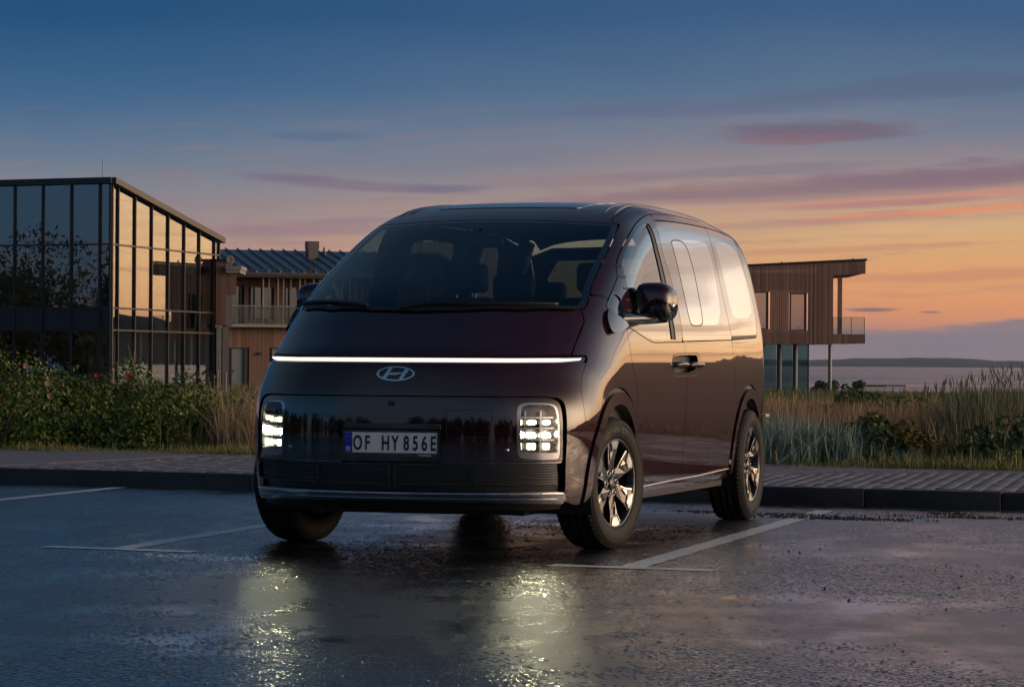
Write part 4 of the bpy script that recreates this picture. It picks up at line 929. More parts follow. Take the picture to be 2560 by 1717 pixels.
OUT = {
    'ws_right': [(-0.875,0.733,1.804),(-0.654,0.757,1.711),(-0.46,0.772,1.622),(-0.086,0.798,1.439),(0.062,0.818,1.348),(0.131,0.818,1.308),(0.154,0.813,1.299)],
    'ws_bottom': [(0.154,0.813,1.299),(0.168,0.806,1.297),(0.241,0.755,1.292),(0.418,0.539,1.286),(0.512,0.259,1.281)],
    'ws_top': [(-0.706,0.039,1.828),(-0.709,0.234,1.825),(-0.726,0.403,1.82),(-0.773,0.574,1.813),(-0.863,0.723,1.805)],
    'hood_seam': [(0.174,0.807,1.292),(0.189,0.823,1.265),(0.212,0.836,1.234),(0.231,0.839,1.218),(0.269,0.838,1.189),(0.346,0.838,1.134),(0.47,0.841,1.048)],
    'hood_bottom': [(0.471,0.841,1.047),(0.638,0.719,1.042),(0.818,0.446,1.037),(0.873,0.155,1.035)],
    'bar_box': [(0.474,0.841,1.045),(0.363,0.892,1.048),(0.363,0.899,1.035),(0.394,0.902,1.009),(0.489,0.86,1.006),(0.655,0.74,0.999),(0.766,0.605,0.997)],
    'groove': [(0.824,0.625,0.833),(0.727,0.763,0.834),(0.695,0.798,0.832),(0.676,0.818,0.828),(0.656,0.84,0.816),(0.646,0.854,0.797),(0.644,0.863,0.762),(0.644,0.868,0.727),(0.644,0.87,0.682),(0.646,0.871,0.603),(0.648,0.87,0.519),(0.647,0.868,0.435),(0.642,0.865,0.372)],
    'fender_front': [(0.394,0.902,1.009),(0.42,0.902,0.989),(0.464,0.9,0.951),(0.491,0.901,0.918),(0.505,0.903,0.897),(0.522,0.91,0.856),(0.53,0.918,0.816),(0.531,0.928,0.748),(0.521,0.933,0.707),(0.508,0.938,0.688),(0.484,0.946,0.678),(0.409,0.958,0.676)],
    'apillar_base': [(0.022,0.813,1.374),(-0.028,0.839,1.377),(-0.059,0.857,1.375),(-0.08,0.871,1.368),(-0.097,0.884,1.359)],
    'door_top': [(-0.346,0.869,1.49),(-0.38,0.852,1.525),(-0.469,0.831,1.583),(-0.59,0.818,1.643),(-0.729,0.809,1.704),(-0.912,0.795,1.775),(-1.106,0.779,1.834),(-1.319,0.767,1.877),(-1.471,0.764,1.893),(-1.728,0.765,1.904),(-2.041,0.762,1.912),(-2.347,0.763,1.91),(-2.672,0.761,1.905),(-2.734,0.774,1.888),(-2.703,0.79,1.867)],
    'slide_glass_top': [(-1.4,0.794,1.853),(-1.76,0.795,1.865),(-2.225,0.793,1.871),(-2.711,0.788,1.87)],
    'quarter_top': [(-2.732,0.787,1.871),(-3.096,0.78,1.862),(-3.496,0.767,1.845),(-3.569,0.771,1.834)],
    'belt_front': [(-0.346,0.869,1.49),(-0.219,0.879,1.423),(-0.104,0.885,1.361),(-0.048,0.891,1.323),(-0.039,0.896,1.309),(-0.039,0.907,1.289),(-0.077,0.925,1.267),(-0.128,0.94,1.248),(-0.225,0.958,1.213),(-0.355,0.964,1.189),(-0.521,0.968,1.16),(-0.682,0.97,1.135),(-0.795,0.971,1.127),(-1.03,0.971,1.13),(-1.421,0.97,1.135)],
    'belt_rear': [(-1.447,0.97,1.138),(-2.065,0.969,1.148),(-2.726,0.964,1.158)],
    'fdoor_front': [(-0.225,0.958,1.213),(-0.214,0.967,1.154),(-0.244,0.974,1.069),(-0.292,0.977,0.981),(-0.365,0.976,0.903),(-0.393,0.976,0.825),(-0.407,0.976,0.77)],
    'b_seam_up': [(-1.448,0.767,1.888),(-1.347,0.865,1.672),(-1.429,0.909,1.472),(-1.453,0.953,1.262),(-1.447,0.97,1.138)],
    'b_seam_low': [(-1.477,0.97,1.136),(-1.488,0.974,1.089),(-1.515,0.977,0.951),(-1.542,0.976,0.887),(-1.527,0.976,0.84),(-1.505,0.98,0.682),(-1.464,0.985,0.55),(-1.466,0.979,0.434),(-1.497,0.965,0.345)],
    'c_seam_up': [(-2.724,0.789,1.868),(-2.687,0.879,1.599),(-2.718,0.945,1.282),(-2.737,0.964,1.158)],
    'c_seam_low': [(-2.74,0.964,1.159),(-2.79,0.972,0.937),(-2.84,0.97,0.803)],
    'sill_top': [(-0.535,0.959,0.315),(-1.292,0.962,0.328),(-1.982,0.963,0.333),(-2.494,0.964,0.346)],
    'sill_bot': [(-0.594,0.94,0.257),(-1.363,0.944,0.271),(-2.047,0.947,0.283),(-2.658,0.953,0.309)],
    'fwin': [(-1.26,0.805,1.825),(-1.2,0.802,1.822),(-1.068,0.805,1.8),(-0.86,0.817,1.737),(-0.673,0.832,1.66),(-0.549,0.844,1.6),(-0.48,0.854,1.561),(-0.437,0.89,1.486),(-0.397,0.93,1.362),(-0.36,0.963,1.198),(-0.528,0.967,1.169),(-0.763,0.969,1.144),(-1.202,0.969,1.148),(-1.18,0.944,1.308),(-1.197,0.932,1.365),(-1.211,0.886,1.58),(-1.207,0.857,1.702)],
    'bstrip': [(-1.248,0.805,1.825),(-1.285,0.806,1.826),(-1.258,0.866,1.668),(-1.292,0.907,1.482),(-1.275,0.953,1.26),(-1.28,0.969,1.148),(-1.202,0.969,1.148),(-1.201,0.954,1.258),(-1.204,0.907,1.48),(-1.184,0.867,1.665)],
    'fwin_trim': [(-0.346,0.869,1.49),(-0.48,0.854,1.561),(-0.437,0.89,1.486),(-0.372,0.947,1.286),(-0.253,0.945,1.277),(-0.284,0.914,1.38)],
    'small_glass': [(-0.177,0.888,1.39),(-0.094,0.891,1.346),(-0.05,0.893,1.32),(-0.044,0.902,1.3),(-0.108,0.934,1.259),(-0.223,0.942,1.278),(-0.232,0.933,1.31),(-0.245,0.917,1.361),(-0.223,0.902,1.386)],
    'swin_all': [(-1.63,0.845,1.745),(-2.054,0.837,1.77),(-2.478,0.834,1.776),(-2.594,0.841,1.75),(-2.586,0.888,1.565),(-2.554,0.932,1.356),(-2.446,0.951,1.27),(-2.359,0.956,1.244),(-1.735,0.958,1.234),(-1.675,0.954,1.258),(-1.662,0.906,1.485),(-1.629,0.856,1.704)],
    'swin_sub': [(-1.63,0.845,1.745),(-1.879,0.842,1.753),(-1.978,0.848,1.733),(-2.016,0.87,1.652),(-2.045,0.902,1.503),(-2.019,0.953,1.264),(-1.938,0.957,1.238),(-1.735,0.958,1.234),(-1.675,0.954,1.258),(-1.662,0.906,1.485),(-1.629,0.856,1.704)],
    'qwin': [(-2.823,0.825,1.787),(-3.201,0.812,1.795),(-3.468,0.816,1.761),(-3.522,0.854,1.618),(-3.567,0.886,1.457),(-3.537,0.919,1.311),(-2.911,0.94,1.293),(-2.857,0.928,1.354),(-2.842,0.882,1.573),(-2.803,0.843,1.735)],
    'q_rear': [(-3.569,0.771,1.834),(-3.526,0.836,1.69),(-3.61,0.867,1.539),(-3.645,0.902,1.37),(-3.614,0.926,1.255),(-3.548,0.94,1.182)],
    'qslot': [(-2.758,0.96,1.186),(-3.562,0.937,1.202),(-3.548,0.94,1.182),(-2.747,0.963,1.163)],
    'handle_out': [(-1.162,0.976,1.008),(-1.18,0.975,1.051),(-1.24,0.975,1.067),(-1.521,0.974,1.073),(-1.765,0.974,1.077),(-1.84,0.975,1.061),(-1.85,0.976,1.01),(-1.835,0.977,0.95),(-1.774,0.977,0.936),(-1.25,0.977,0.93),(-1.177,0.977,0.951)],
    'handle_in': [(-1.187,0.976,1.037),(-1.238,0.975,1.055),(-1.732,0.975,1.062),(-1.785,0.975,1.05),(-1.788,0.976,1.009),(-1.666,0.977,0.958),(-1.249,0.977,0.953),(-1.185,0.977,0.973)],
    'roof_seam': [(-0.878,0.728,1.808),(-0.881,0.687,1.824),(-0.988,0.679,1.857),(-1.223,0.673,1.909),(-1.45,0.657,1.94),(-1.618,0.642,1.955)],
    'headlamp': [(0.822,0.657,0.748),(0.816,0.66,0.78),(0.803,0.676,0.798),(0.771,0.721,0.803),(0.717,0.788,0.801),(0.683,0.824,0.795),(0.669,0.841,0.772),(0.667,0.851,0.7),(0.667,0.855,0.571),(0.671,0.852,0.514),(0.686,0.838,0.499),(0.808,0.692,0.504),(0.822,0.669,0.516),(0.827,0.661,0.548)],
    'lens': [(0.81,0.676,0.756),(0.798,0.687,0.79),(0.742,0.762,0.792),(0.694,0.815,0.788),(0.68,0.835,0.756),(0.677,0.844,0.66),(0.677,0.847,0.547),(0.693,0.833,0.535),(0.808,0.692,0.54),(0.816,0.679,0.552)],
    'slat_r': [(0.914,0.447,0.467),(0.698,0.827,0.481),(0.691,0.825,0.37),(0.906,0.445,0.369)],
    'mesh': [(0.914,0.444,0.467),(0.952,0.116,0.454),(0.939,0.112,0.348),(0.905,0.442,0.358)],
    'strip_top': [(0.935,0.015,0.325),(0.903,0.429,0.332),(0.772,0.724,0.335),(0.679,0.83,0.335),(0.655,0.847,0.32)],
    'strip_bot': [(0.922,0.011,0.286),(0.889,0.424,0.281),(0.758,0.72,0.274),(0.663,0.826,0.268),(0.647,0.845,0.283)],
    'valance_bot': [(0.888,-0.001,0.23),(0.87,0.368,0.231),(0.752,0.685,0.223),(0.682,0.782,0.223)],
    'fascia_bot': [(0.954,0.021,0.489),(0.945,0.273,0.485),(0.866,0.584,0.485),(0.699,0.827,0.492)],
    'flap': [(0.937,0.298,0.763),(0.879,0.536,0.765),(0.885,0.539,0.616),(0.943,0.301,0.614)],
    'sensor': [(0.854,0.609,0.552)],
    'bump_low': [(0.638,0.846,0.266),(0.471,0.913,0.253),(0.451,0.93,0.297)],
    'mirror_base': [(0.033,0.9,1.259),(-0.026,0.895,1.304),(-0.036,0.906,1.289),(-0.078,0.926,1.266),(-0.125,0.941,1.247),(-0.218,0.958,1.214),(-0.135,0.956,1.192),(-0.049,0.951,1.175),(0.024,0.941,1.164),(0.053,0.931,1.174),(0.058,0.917,1.209)],
    'plate': [(0.955,0.005,0.529)],
    'logo_c': [(0.917,0.016,0.944)],
}

B = Body()
# ---- projection charts: (direction of the ray, axis u, axis v)
CH = {'SIDE': ((0, -1, 0), (1, 0, 0), (0, 0, 1)), 'FRONT': ((-1, 0, 0), (0, 1, 0), (0, 0, 1)), 'SLOPE': ((-.6, 0, -.8), (0, 1, 0), (-.8, 0, .6)),
      'ROOF': ((0, 0, -1), (0, 1, 0), (1, 0, 0)), 'CANT': ((0, -.6, -.8), (1, 0, 0), (0, -.8, .6)), 'REAR': ((1, 0, 0), (0, 1, 0), (0, 0, 1))}
CENTER = np.array([-1.6, 0, 1.0])
def ch_uv(ch, P):
    d, u, v = (np.array(a, float) for a in CH[ch]); P = np.atleast_2d(np.asarray(P, float)); return np.c_[P@u, P@v]
def ch_cast(ch, UV):
    d, u, v = (np.array(a, float) for a in CH[ch]); UV = np.atleast_2d(UV)
    O = UV[:, :1]*u+UV[:, 1:]*v
    k = (O@d); O = O-k[:, None]*d+(CENTER@d)*d-4.2*d
    if ch in ('SIDE',): O = UV[:, :1]*u+UV[:, 1:]*v-1.3*d; t1 = 1.25
    elif ch == 'ROOF': O = UV[:, :1]*u+UV[:, 1:]*v-2.3*d; t1 = 1.6
    elif ch == 'FRONT': O = UV[:, :1]*u+UV[:, 1:]*v-1.2*d; t1 = 2.4
    elif ch == 'REAR': O = UV[:, :1]*u+UV[:, 1:]*v-4.7*d; t1 = 1.6
    else: t1 = 4.3
    t, hit = B.cast(O, np.repeat(d[None], len(O), 0), 0.0, t1, int(t1/.07))
    return O+t[:, None]*d
def pin(poly, p):
    x, y = p[:, 0], p[:, 1]; r = np.zeros(len(p), bool); n = len(poly)
    for i in range(n):
        (x0, y0), (x1, y1) = poly[i], poly[(i+1) % n]
        if y0 == y1: continue
        c_ = (y0 > y) != (y1 > y); r ^= c_ & (x < x0+(y-y0)*(x1-x0)/(y1-y0))
    return r
def dens(poly, h):
    out = []; n = len(poly)
    for i in range(n):
        a, c_ = poly[i], poly[(i+1) % n]; k = max(1, int(np.ceil(np.linalg.norm(c_-a)/h)))
        for j in range(k): out.append(a+(c_-a)*j/k)
    return np.array(out)
def area(poly): x, y = poly.T; return .5*np.sum(x*np.roll(y, -1)-np.roll(x, -1)*y)
def inset(poly, g):
    if area(poly) < 0: poly = poly[::-1]
    e = np.roll(poly, -1, 0)-poly; L = np.linalg.norm(e, axis=1); keep = L > 1e-6; poly = poly[keep]
    e = np.roll(poly, -1, 0)-poly; e /= np.linalg.norm(e, axis=1)[:, None]; nrm = np.c_[-e[:, 1], e[:, 0]]; np_ = np.roll(nrm, 1, 0)
    m = nrm+np_; m /= np.maximum(np.linalg.norm(m, axis=1), .2)[:, None]; c_ = np.maximum((m*nrm).sum(1), .5)
    return poly+m*(g/c_)[:, None]
def smooth2(pts, it=2):
    """Chaikin rounding of a closed outline"""
    p = np.asarray(pts, float)
    for _ in range(it):
        q = np.roll(p, -1, 0); p = np.stack([p*.75+q*.25, p*.25+q*.75], 1).reshape(-1, p.shape[1])
    return p
def curve(pts, n=6):
    """spline through an open row of points (any dimension)"""
    p = np.asarray(pts, float)
    if len(p) < 3: return p
    t = np.r_[0, np.cumsum(np.maximum(np.linalg.norm(np.diff(p, axis=0), axis=1), 1e-4)**.5)]
    tt = np.concatenate([np.linspace(t[i], t[i+1], n, endpoint=False) for i in range(len(t)-1)]+[[t[-1]]])
    return np.stack([cspline(t, p[:, k])(tt) for k in range(p.shape[1])], -1)
def panel(ch, outline, holes=(), off=0.0, gap=.0028, lip=.018, h=.045, raw=False):
    """body skin inside an outline (3-D points, or chart coordinates if raw). Returns V,F,N for the car's left/centre"""
    poly = np.asarray(outline, float) if raw else ch_uv(ch, outline)
    poly = inset(poly, gap) if gap else (poly if area(poly) > 0 else poly[::-1])
    poly = dens(poly, h*.6)
    hs_ = []
    for q in holes:
        q = np.asarray(q, float) if raw else (ch_uv(ch, q) if np.asarray(q).shape[1] == 3 else np.asarray(q, float)); hs_.append(dens(q, h*.6))
    lo, hi = poly.min(0), poly.max(0)
    gx, gy = np.meshgrid(np.arange(lo[0]+h/2, hi[0], h), np.arange(lo[1]+h/2, hi[1], h*.87)); gx[1::2] += h/2
    g = np.c_[gx.ravel(), gy.ravel()]; ok = pin(poly, g)
    for q in hs_: ok &= ~pin(q, g)
    g = g[ok]; allb = np.concatenate([poly]+hs_)
    if len(g): g = g[np.array([((allb-p)**2).sum(1).min() > (h*.42)**2 for p in g])]
    pts = [Vector(p) for p in np.concatenate([allb, g])]; edges = []; k = 0
    for q in [poly]+hs_:
        m = len(q); edges += [(k+i, k+(i+1) % m) for i in range(m)]; k += m
    vv, ee, ff = delaunay_2d_cdt(pts, edges, [], 0, 1e-6)[:3]
    uv = np.array([v[:] for v in vv]); T = np.array(ff); cen = uv[T].mean(1); ok = pin(poly, cen)
    for q in hs_: ok &= ~pin(q, cen)
    T = T[ok]; used = np.unique(T); mp = -np.ones(len(uv), int); mp[used] = np.arange(len(used)); uv = uv[used]; T = mp[T]
    P = ch_cast(ch, uv); N = B.N(P); P = P+N*off
    # orient outward
    fn = np.cross(P[T[:, 1]]-P[T[:, 0]], P[T[:, 2]]-P[T[:, 0]]); fl = (fn*N[T].mean(1)).sum(1) < 0; T[fl] = T[fl][:, ::-1]
    F = [tuple(t) for t in T]; V = [P]; NN = [N]
    if lip:
        cnt = {}
        for t in F:
            for a, c_ in ((t[0], t[1]), (t[1], t[2]), (t[2], t[0])): cnt[(a, c_)] = 1
        be = [e for e in cnt if (e[1], e[0]) not in cnt]
        n = len(P); top = {}; 
        en = {}
        for a, c_ in be:
            d = np.cross(P[c_]-P[a], N[a]); d /= np.linalg.norm(d)+1e-12
            en[a] = en.get(a, 0)+d; en[c_] = en.get(c_, 0)+d
        keys = list(en); D = np.array([en[k_] for k_ in keys]); D /= np.linalg.norm(D, axis=1)[:, None]+1e-12
        ia = {k_: i for i, k_ in enumerate(keys)}; m = len(keys); kk = np.array(keys)
        V += [P[kk], P[kk]-N[kk]*lip]; NN += [D, D]
        for a, c_ in be: F.append((n+ia[c_], n+ia[a], n+m+ia[a], n+m+ia[c_]))
    return np.concatenate(V), F, np.concatenate(NN)
def join(ps):
    V = []; F = []; N = []; k = 0
    for v, f, n in ps: V.append(v); N.append(n); F += [tuple(i+k for i in q) for q in f]; k += len(v)
    return np.concatenate(V), F, np.concatenate(N)
def flip(p):
    v, f, n = p; s = np.array([1, -1, 1.]); return v*s, [q[::-1] for q in f], n*s
def put(name, p, m, parent=VAN, both=False):
    o = obj(name, p[0], p[1], m, parent, normals=p[2])
    if both:
        q = flip(p); o2 = obj(name, q[0], q[1], m, parent, normals=q[2]); return o, o2
    return o
def put2(name, V, F, m, parents=(None, None), smooth=False):
    """same solid on the left and mirrored on the right"""
    a = obj(name, V, F, m, parents[0] or VAN, smooth); V2 = np.asarray(V, float)*[1, -1, 1]
    c_ = obj(name, V2, [q[::-1] for q in F], m, parents[1] or VAN, smooth); return a, c_
# ---- materials
def paint_car(b, p):
    lw = b.n('ShaderNodeLayerWeight'); lw.inputs[0].default_value = .22
    b.put(p.inputs['Base Color'], b.mix(lw.outputs['Facing'], (.025, .0026, .007, 1), (.032, .006, .007, 1)))
    n = b.n('ShaderNodeTexVoronoi'); b.put(n.inputs['Vector'], objc(b)); n.inputs['Scale'].default_value = 900
    b.put(p.inputs['Roughness'], b.m('ADD', .26, b.m('MULTIPLY', n.outputs['Distance'], .12)))
M_CAR = mat('maroon_paint', rough=.3, metal=0.0, spec=.04, coat=1.0, fn=paint_car); M_CAR.node_tree.nodes['Principled BSDF'].inputs['Coat IOR'].default_value = 1.68
M_GLOSSB = mat('gloss_black', (.008, .006, .008), .06, 0, .5, 1.0)
M_FASCIA = mat('gloss_fascia', (.016, .005, .007), .07, .2, .5, 1.0)
M_BLKP = mat('black_plastic', (.012, .012, .013), .45)
M_DKCH = mat('dark_chrome', (.30, .30, .33), .14, 1.0)
M_CHR = mat('bright_chrome', (.70, .70, .70), .10, 1.0)
M_WSH = glass('windscreen_glass', (.26, .40, .42), 1.55, 0.0, .012)
M_FWIN = glass('door_glass', (.62, .66, .60), 1.7, 0.0, .14)
M_PRIV = glass('privacy_glass', (.24, .26, .23), 1.8, 0.0, .33)
M_LENS = glass('lens_glass', (.92, .94, .95), 1.5)
M_RUB = mat('tyre_rubber', (.014, .0135, .013), .6, spec=.22, fn=lambda b, p: bump(b, p, b.noise(objc(b), 60, 3), .15, .004))
M_ALU = mat('machined_alloy', (.72, .70, .68), .22, 1.0)
M_ALUD = mat('dark_alloy', (.028, .026, .026), .22, .7, .5, .6)
M_LEDB = mat('lit_bar', (.9, .9, .85), .3, emit=(1.0, .93, .76), estr=1.15)
M_LED = mat('lit_led', (.9, .9, .9), .3, emit=(1.0, 1.0, .62), estr=5.0)
M_LEDH = mat('lit_main_led', (.9, .9, .9), .3, emit=(1.0, .94, .60), estr=160.0)
M_SEAT = mat('dark_seat_leather', (.028, .027, .028), .5)
M_TRIM = mat('dark_cabin_trim', (.025, .027, .029), .6)
M_HEADL = mat('grey_headlining', (.12, .12, .12), .9)
O3 = {k: np.array(v, float) for k, v in OUT.items()}
def sym(*rows):
    """closed symmetric outline from rows running over the left half (from the centre line out and back to the centre line)"""
    h = np.concatenate(rows); m = h[::-1]*[1, -1, 1]; return np.concatenate([h, m])
def fc(y, z): return ch_cast('FRONT', np.array([[y, z]], float))[0]
def sc_(x, z): return ch_cast('SIDE', np.array([[x, z]], float))[0]
def arc(cx, r, a0, a1, n=24, cz=.36):
    a = np.radians(np.linspace(a0, a1, n)); return ch_cast('SIDE', np.c_[cx+r*np.cos(a), cz+r*np.sin(a)])
XR = -3.273; RA = .515
ctr = lambda rows, z, fr='FRONT': ch_cast(fr, np.array([[0.0, z]]))
# ---- windscreen, hood, nose
ws_b = curve(O3['ws_bottom'], 5); ws_b0 = np.array([[.54, 0, 1.2795]])
ws_t = curve(O3['ws_top'], 5); ws_t0 = np.array([[-.705, 0, 1.829]])
ws_r = curve(O3['ws_right'], 5)
wso = sym(ws_t0, ws_t, ws_r[1:-1], ws_b, ws_b0)
wi = inset(ch_uv('SLOPE', wso), .034)
wi_low = wi.copy()
put('windscreen_border', panel('SLOPE', wso, [wi], off=-.002), M_GLOSSB)
put('windscreen', panel('SLOPE', wi, raw=True, off=-.003, gap=0, lip=0), M_WSH)
hb = curve(O3['hood_bottom'], 5)
hood_seam = curve(O3['hood_seam'], 4)
put('hood', panel('SLOPE', sym(ws_b0-[0, 0, .004], (ws_b[::-1][:-1]-[0, 0, .004]), hood_seam, hb[1:], np.array([[.883, 0, 1.034]])), gap=.003, h=.05), M_CAR)
# light bar housing and lit strip
zt = lambda y: np.interp(y, [0, .16, .45, .72, .84, .892], [1.034, 1.035, 1.037, 1.042, 1.0465, 1.047])
zb = lambda y: np.interp(y, [0, .3, .605, .74, .86, .902], [.996, .996, .997, .999, 1.005, 1.009])
ys = np.linspace(0, .89, 40)
bo = np.r_[np.c_[ys, zt(ys)], [(.899, 1.036)], np.c_[ys[::-1]+.008*(ys[::-1] > .8), zb(ys[::-1])]]
bo = np.r_[bo, (bo[::-1]*[-1, 1])[1:-1]]
put('light_bar', panel('FRONT', bo, raw=True, off=-.006, lip=.02, h=.03), M_GLOSSB)
yl = np.linspace(-.88, .88, 90); lz = np.interp(np.abs(yl), [0, .6, .82, .88], [1.0185, 1.0195, 1.023, 1.0285]); lw_ = np.interp(np.abs(yl), [0, .6, .80, .88], [.0085, .0080, .0075, .003])
Pt, Pb = ch_cast('FRONT', np.c_[yl, lz+lw_]), ch_cast('FRONT', np.c_[yl, lz-lw_]); Nt, Nb_ = B.N(Pt), B.N(Pb)
VV = np.concatenate([Pt-Nt*.0055, Pb-Nb_*.0055, Pt+Nt*.003, Pb+Nb_*.003]); n_ = len(yl)
FF = [(2*n_+i, 2*n_+i+1, 3*n_+i+1, 3*n_+i) for i in range(n_-1)]+[(i, i+1, 2*n_+i+1, 2*n_+i) for i in range(n_-1)]+[(3*n_+i, 3*n_+i+1, n_+i+1, n_+i) for i in range(n_-1)]
obj('lit_strip', VV, FF, M_LEDB, [o for o in VAN.children if o.name.startswith('light_bar')][0])
# painted bumper: nose between the bar and the groove plus both corners
yb = np.linspace(0, .72, 30); gz = lambda y: np.interp(y, [0, .3, .625, .763, .798], [.8325, .8325, .833, .834, .832])
nose = np.r_[np.c_[yb, zb(yb)], np.c_[yb[::-1], gz(yb[::-1])]]; nose = np.r_[nose, (nose[::-1]*[-1, 1])[1:-1]]
groove = curve(O3['groove'], 4); g2 = groove[groove[:, 1] > .722]
ff_ = curve(O3['fender_front'], 4)
zz = np.linspace(.8335, zb(.72)-.001, 10)
jn = ch_cast('FRONT', np.c_[np.full(10, .72), zz])
yy = np.array([.76, .80, .84, .88]); barb = ch_cast('FRONT', np.c_[yy, zb(yy)])
low = np.array([fc(.862, .34), fc(.852, .285), sc_(.56, .262), sc_(.505, .262)])
arcf = arc(0, RA, -11, 37.5, 16)
corner = np.concatenate([jn, barb, ff_, arcf[::-1], low[::-1], g2[::-1]])
cr = panel('SIDE', corner, gap=0.0, lip=.02, h=.032)
nz = panel('FRONT', nose, raw=True, gap=0.0, lip=0, h=.045)
put('bumper', join([nz, cr, flip(cr)]), M_CAR)
# gloss fascia with the lamps
gy = np.r_[np.linspace(0, .58, 12)]; top = np.c_[gy, np.full(12, .8285)]
gr_in = ch_uv('FRONT', groove)[np.r_[2:len(groove)]]; gr_in = gr_in[(gr_in[:, 0] > .6) & (gr_in[:, 1] > .487)]
fa = np.r_[top, gr_in-[.010, .006], [(.858, .4905), (.72, .4885), (.5, .486), (.27, .485), (0, .486)]]
fa = np.r_[fa, (fa[::-1]*[-1, 1])[1:-1]]
lampo = smooth2(ch_uv('FRONT', O3['headlamp'])+[-.004, 0], 2); lensо = smooth2(ch_uv('FRONT', O3['lens'])+[-.004, 0], 1)
lamp_m = lampo*[-1, 1]
put('front_panel', panel('FRONT', fa, [lampo, lamp_m], raw=True, off=-.008, gap=.002, lip=.02, h=.04), M_FASCIA)
gro = panel('FRONT', np.r_[np.c_[np.linspace(0, .86, 30), np.full(30, .842)], np.c_[np.linspace(.86, 0, 30), np.full(30, .815)]], raw=True, off=-.03, gap=0, lip=0)
put('shut_line', join([gro, flip(gro)]), M_BLKP)
for sg in (1, -1):
    S_ = (lambda p: p) if sg == 1 else flip
    hl = put('headlight', S_(panel('FRONT', lampo, [lensо], raw=True, off=-.010, gap=.001, lip=.06, h=.03)), M_DKCH)
    put('reflector', S_(panel('FRONT', lampo, raw=True, off=-.068, gap=0, lip=0, h=.04)), M_ALUD, hl)
    put('lens', S_(panel('FRONT', lensо, raw=True, off=-.012, gap=0, lip=0, h=.03)), M_LENS, hl)
    for r, (z0, z1) in enumerate(((.684, .711), (.617, .648), (.553, .588))):
        for c_, (y0, y1) in enumerate(((.680, .687), (.714, .755), (.790, .820))):
            if r == 2: cells_ = [(y0+.002, y0+(y1-y0)*.45), (y0+(y1-y0)*.58, y1-.002)] if c_ else [(y0, y1)]
            else: cells_ = [(y0, y1)]
            for a, d_ in cells_:
                q = [(a, z0), (d_, z0), (d_, z1), (a, z1)]
                if r == 1 and c_: q = [(a, z0), (d_, z0), (d_, z1-.012), ((a+d_)/2, z1), (a, z1-.008)]
                q = smooth2(q, 1) if c_ else q
                put('led_module', S_(panel('FRONT', q, raw=True, off=-.042, gap=0, lip=.02, h=.02)), M_LEDH if r == 1 else M_LED, hl)
    for z in (.6665, .604, .7225): 
        put('lamp_shelf', S_(panel('FRONT', [(.676, z-.004), (.838, z-.004), (.838, z+.004), (.676, z+.004)], raw=True, off=-.03, gap=0, lip=.04, h=.03)), M_DKCH, hl)
    for y in (.699, .772): put('lamp_divider', S_(panel('FRONT', [(y-.004, .545), (y+.004, .545), (y+.004, .76), (y-.004, .76)], raw=True, off=-.034, gap=0, lip=.035, h=.03)), M_DKCH, hl)
# tow cover outline, parking sensors, camera
def thinring(ch, poly, w, off, m, name, both=False):
    return put(name, panel(ch, poly, [inset(np.asarray(poly, float), w)], raw=True, off=off, gap=0, lip=.004, h=.03), m, VAN, both)
fl = ch_uv('FRONT', O3['flap']); thinring('FRONT', smooth2(fl, 1)[::1] if False else fl, .0035, -.0055, M_BLKP, 'tow_cover')
for y, z in ((.609, .552), (-.609, .552)):
    p0 = fc(y, z); n0 = B.N(p0[None])[0]; put_ = lathe([(0, .003), (.011, .003), (.013, 0), (.013, -.01)], 14)
    R0 = np.array(Vector(n0).to_track_quat('Y', 'Z').to_matrix()); obj('parking_sensor', put_[0]@R0.T+p0-n0*.008, put_[1], M_DKCH, VAN, True)
c0_ = fc(.0, .792); obj('front_camera', *bevelled(*box(c0_[0]-.02, c0_[0]+.006, -.017, .017, .779, .802), .004), M_BLKP, VAN)
obj('camera_eye', *cyl((c0_[0]+.004, 0, .790), (c0_[0]+.010, 0, .790), .007, 12), M_GLOSSB, [o for o in VAN.children if o.name == 'front_camera'][0])
# lower grille
gw = .853
gp = np.array([(0, .483), (gw-.01, .4875), (gw, .40), (gw-.004, .335), (0, .322)]); gp = np.r_[gp, (gp[::-1]*[-1, 1])[1:-1]]
put('grille', panel('FRONT', gp, raw=True, off=-.035, gap=0, lip=0), M_BLKP)
def sweep_front(y0, y1, z, hz_, out0, out1, n=26, ze=None):
    ys_ = np.linspace(y0, y1, n); zs_ = np.full(n, z) if ze is None else ze(ys_)
    P = ch_cast('FRONT', np.c_[ys_, zs_]); N = B.N(P); N[:, 2] = 0; N /= np.linalg.norm(N, axis=1)[:, None]
    V = []; 
    for p, q in zip(P, N):
        for o_, dz in ((out0, -hz_), (out1, -hz_*.6), (out1, hz_*.35), (out0, hz_)): V.append(p+q*o_+[0, 0, dz])
    F = [(4*i+k, 4*(i+1)+k, 4*(i+1)+(k+1) % 4, 4*i+(k+1) % 4) for i in range(n-1) for k in range(4)]+[(0, 1, 2, 3), (4*n-1, 4*n-2, 4*n-3, 4*n-4)]
    return V, F
M_SLATC = mat('satin_black_slat', (.09, .09, .10), .28, .6)
for k in range(8):
    z = .474-.0138*k
    V, F = sweep_front(.448, .838, z, .0048, -.034, -.012)
    put2('grille_slat', V, F, M_SLATC, smooth=False)
for sg in (1, -1):
    q = np.array([(.012, .362), (.415, .366), (.44, .385), (.44, .472), (.012, .474)])*[sg, 1]
    thinring('FRONT', q if sg == 1 else q[::-1], .006, -.022, M_SLATC, 'radiator_frame')
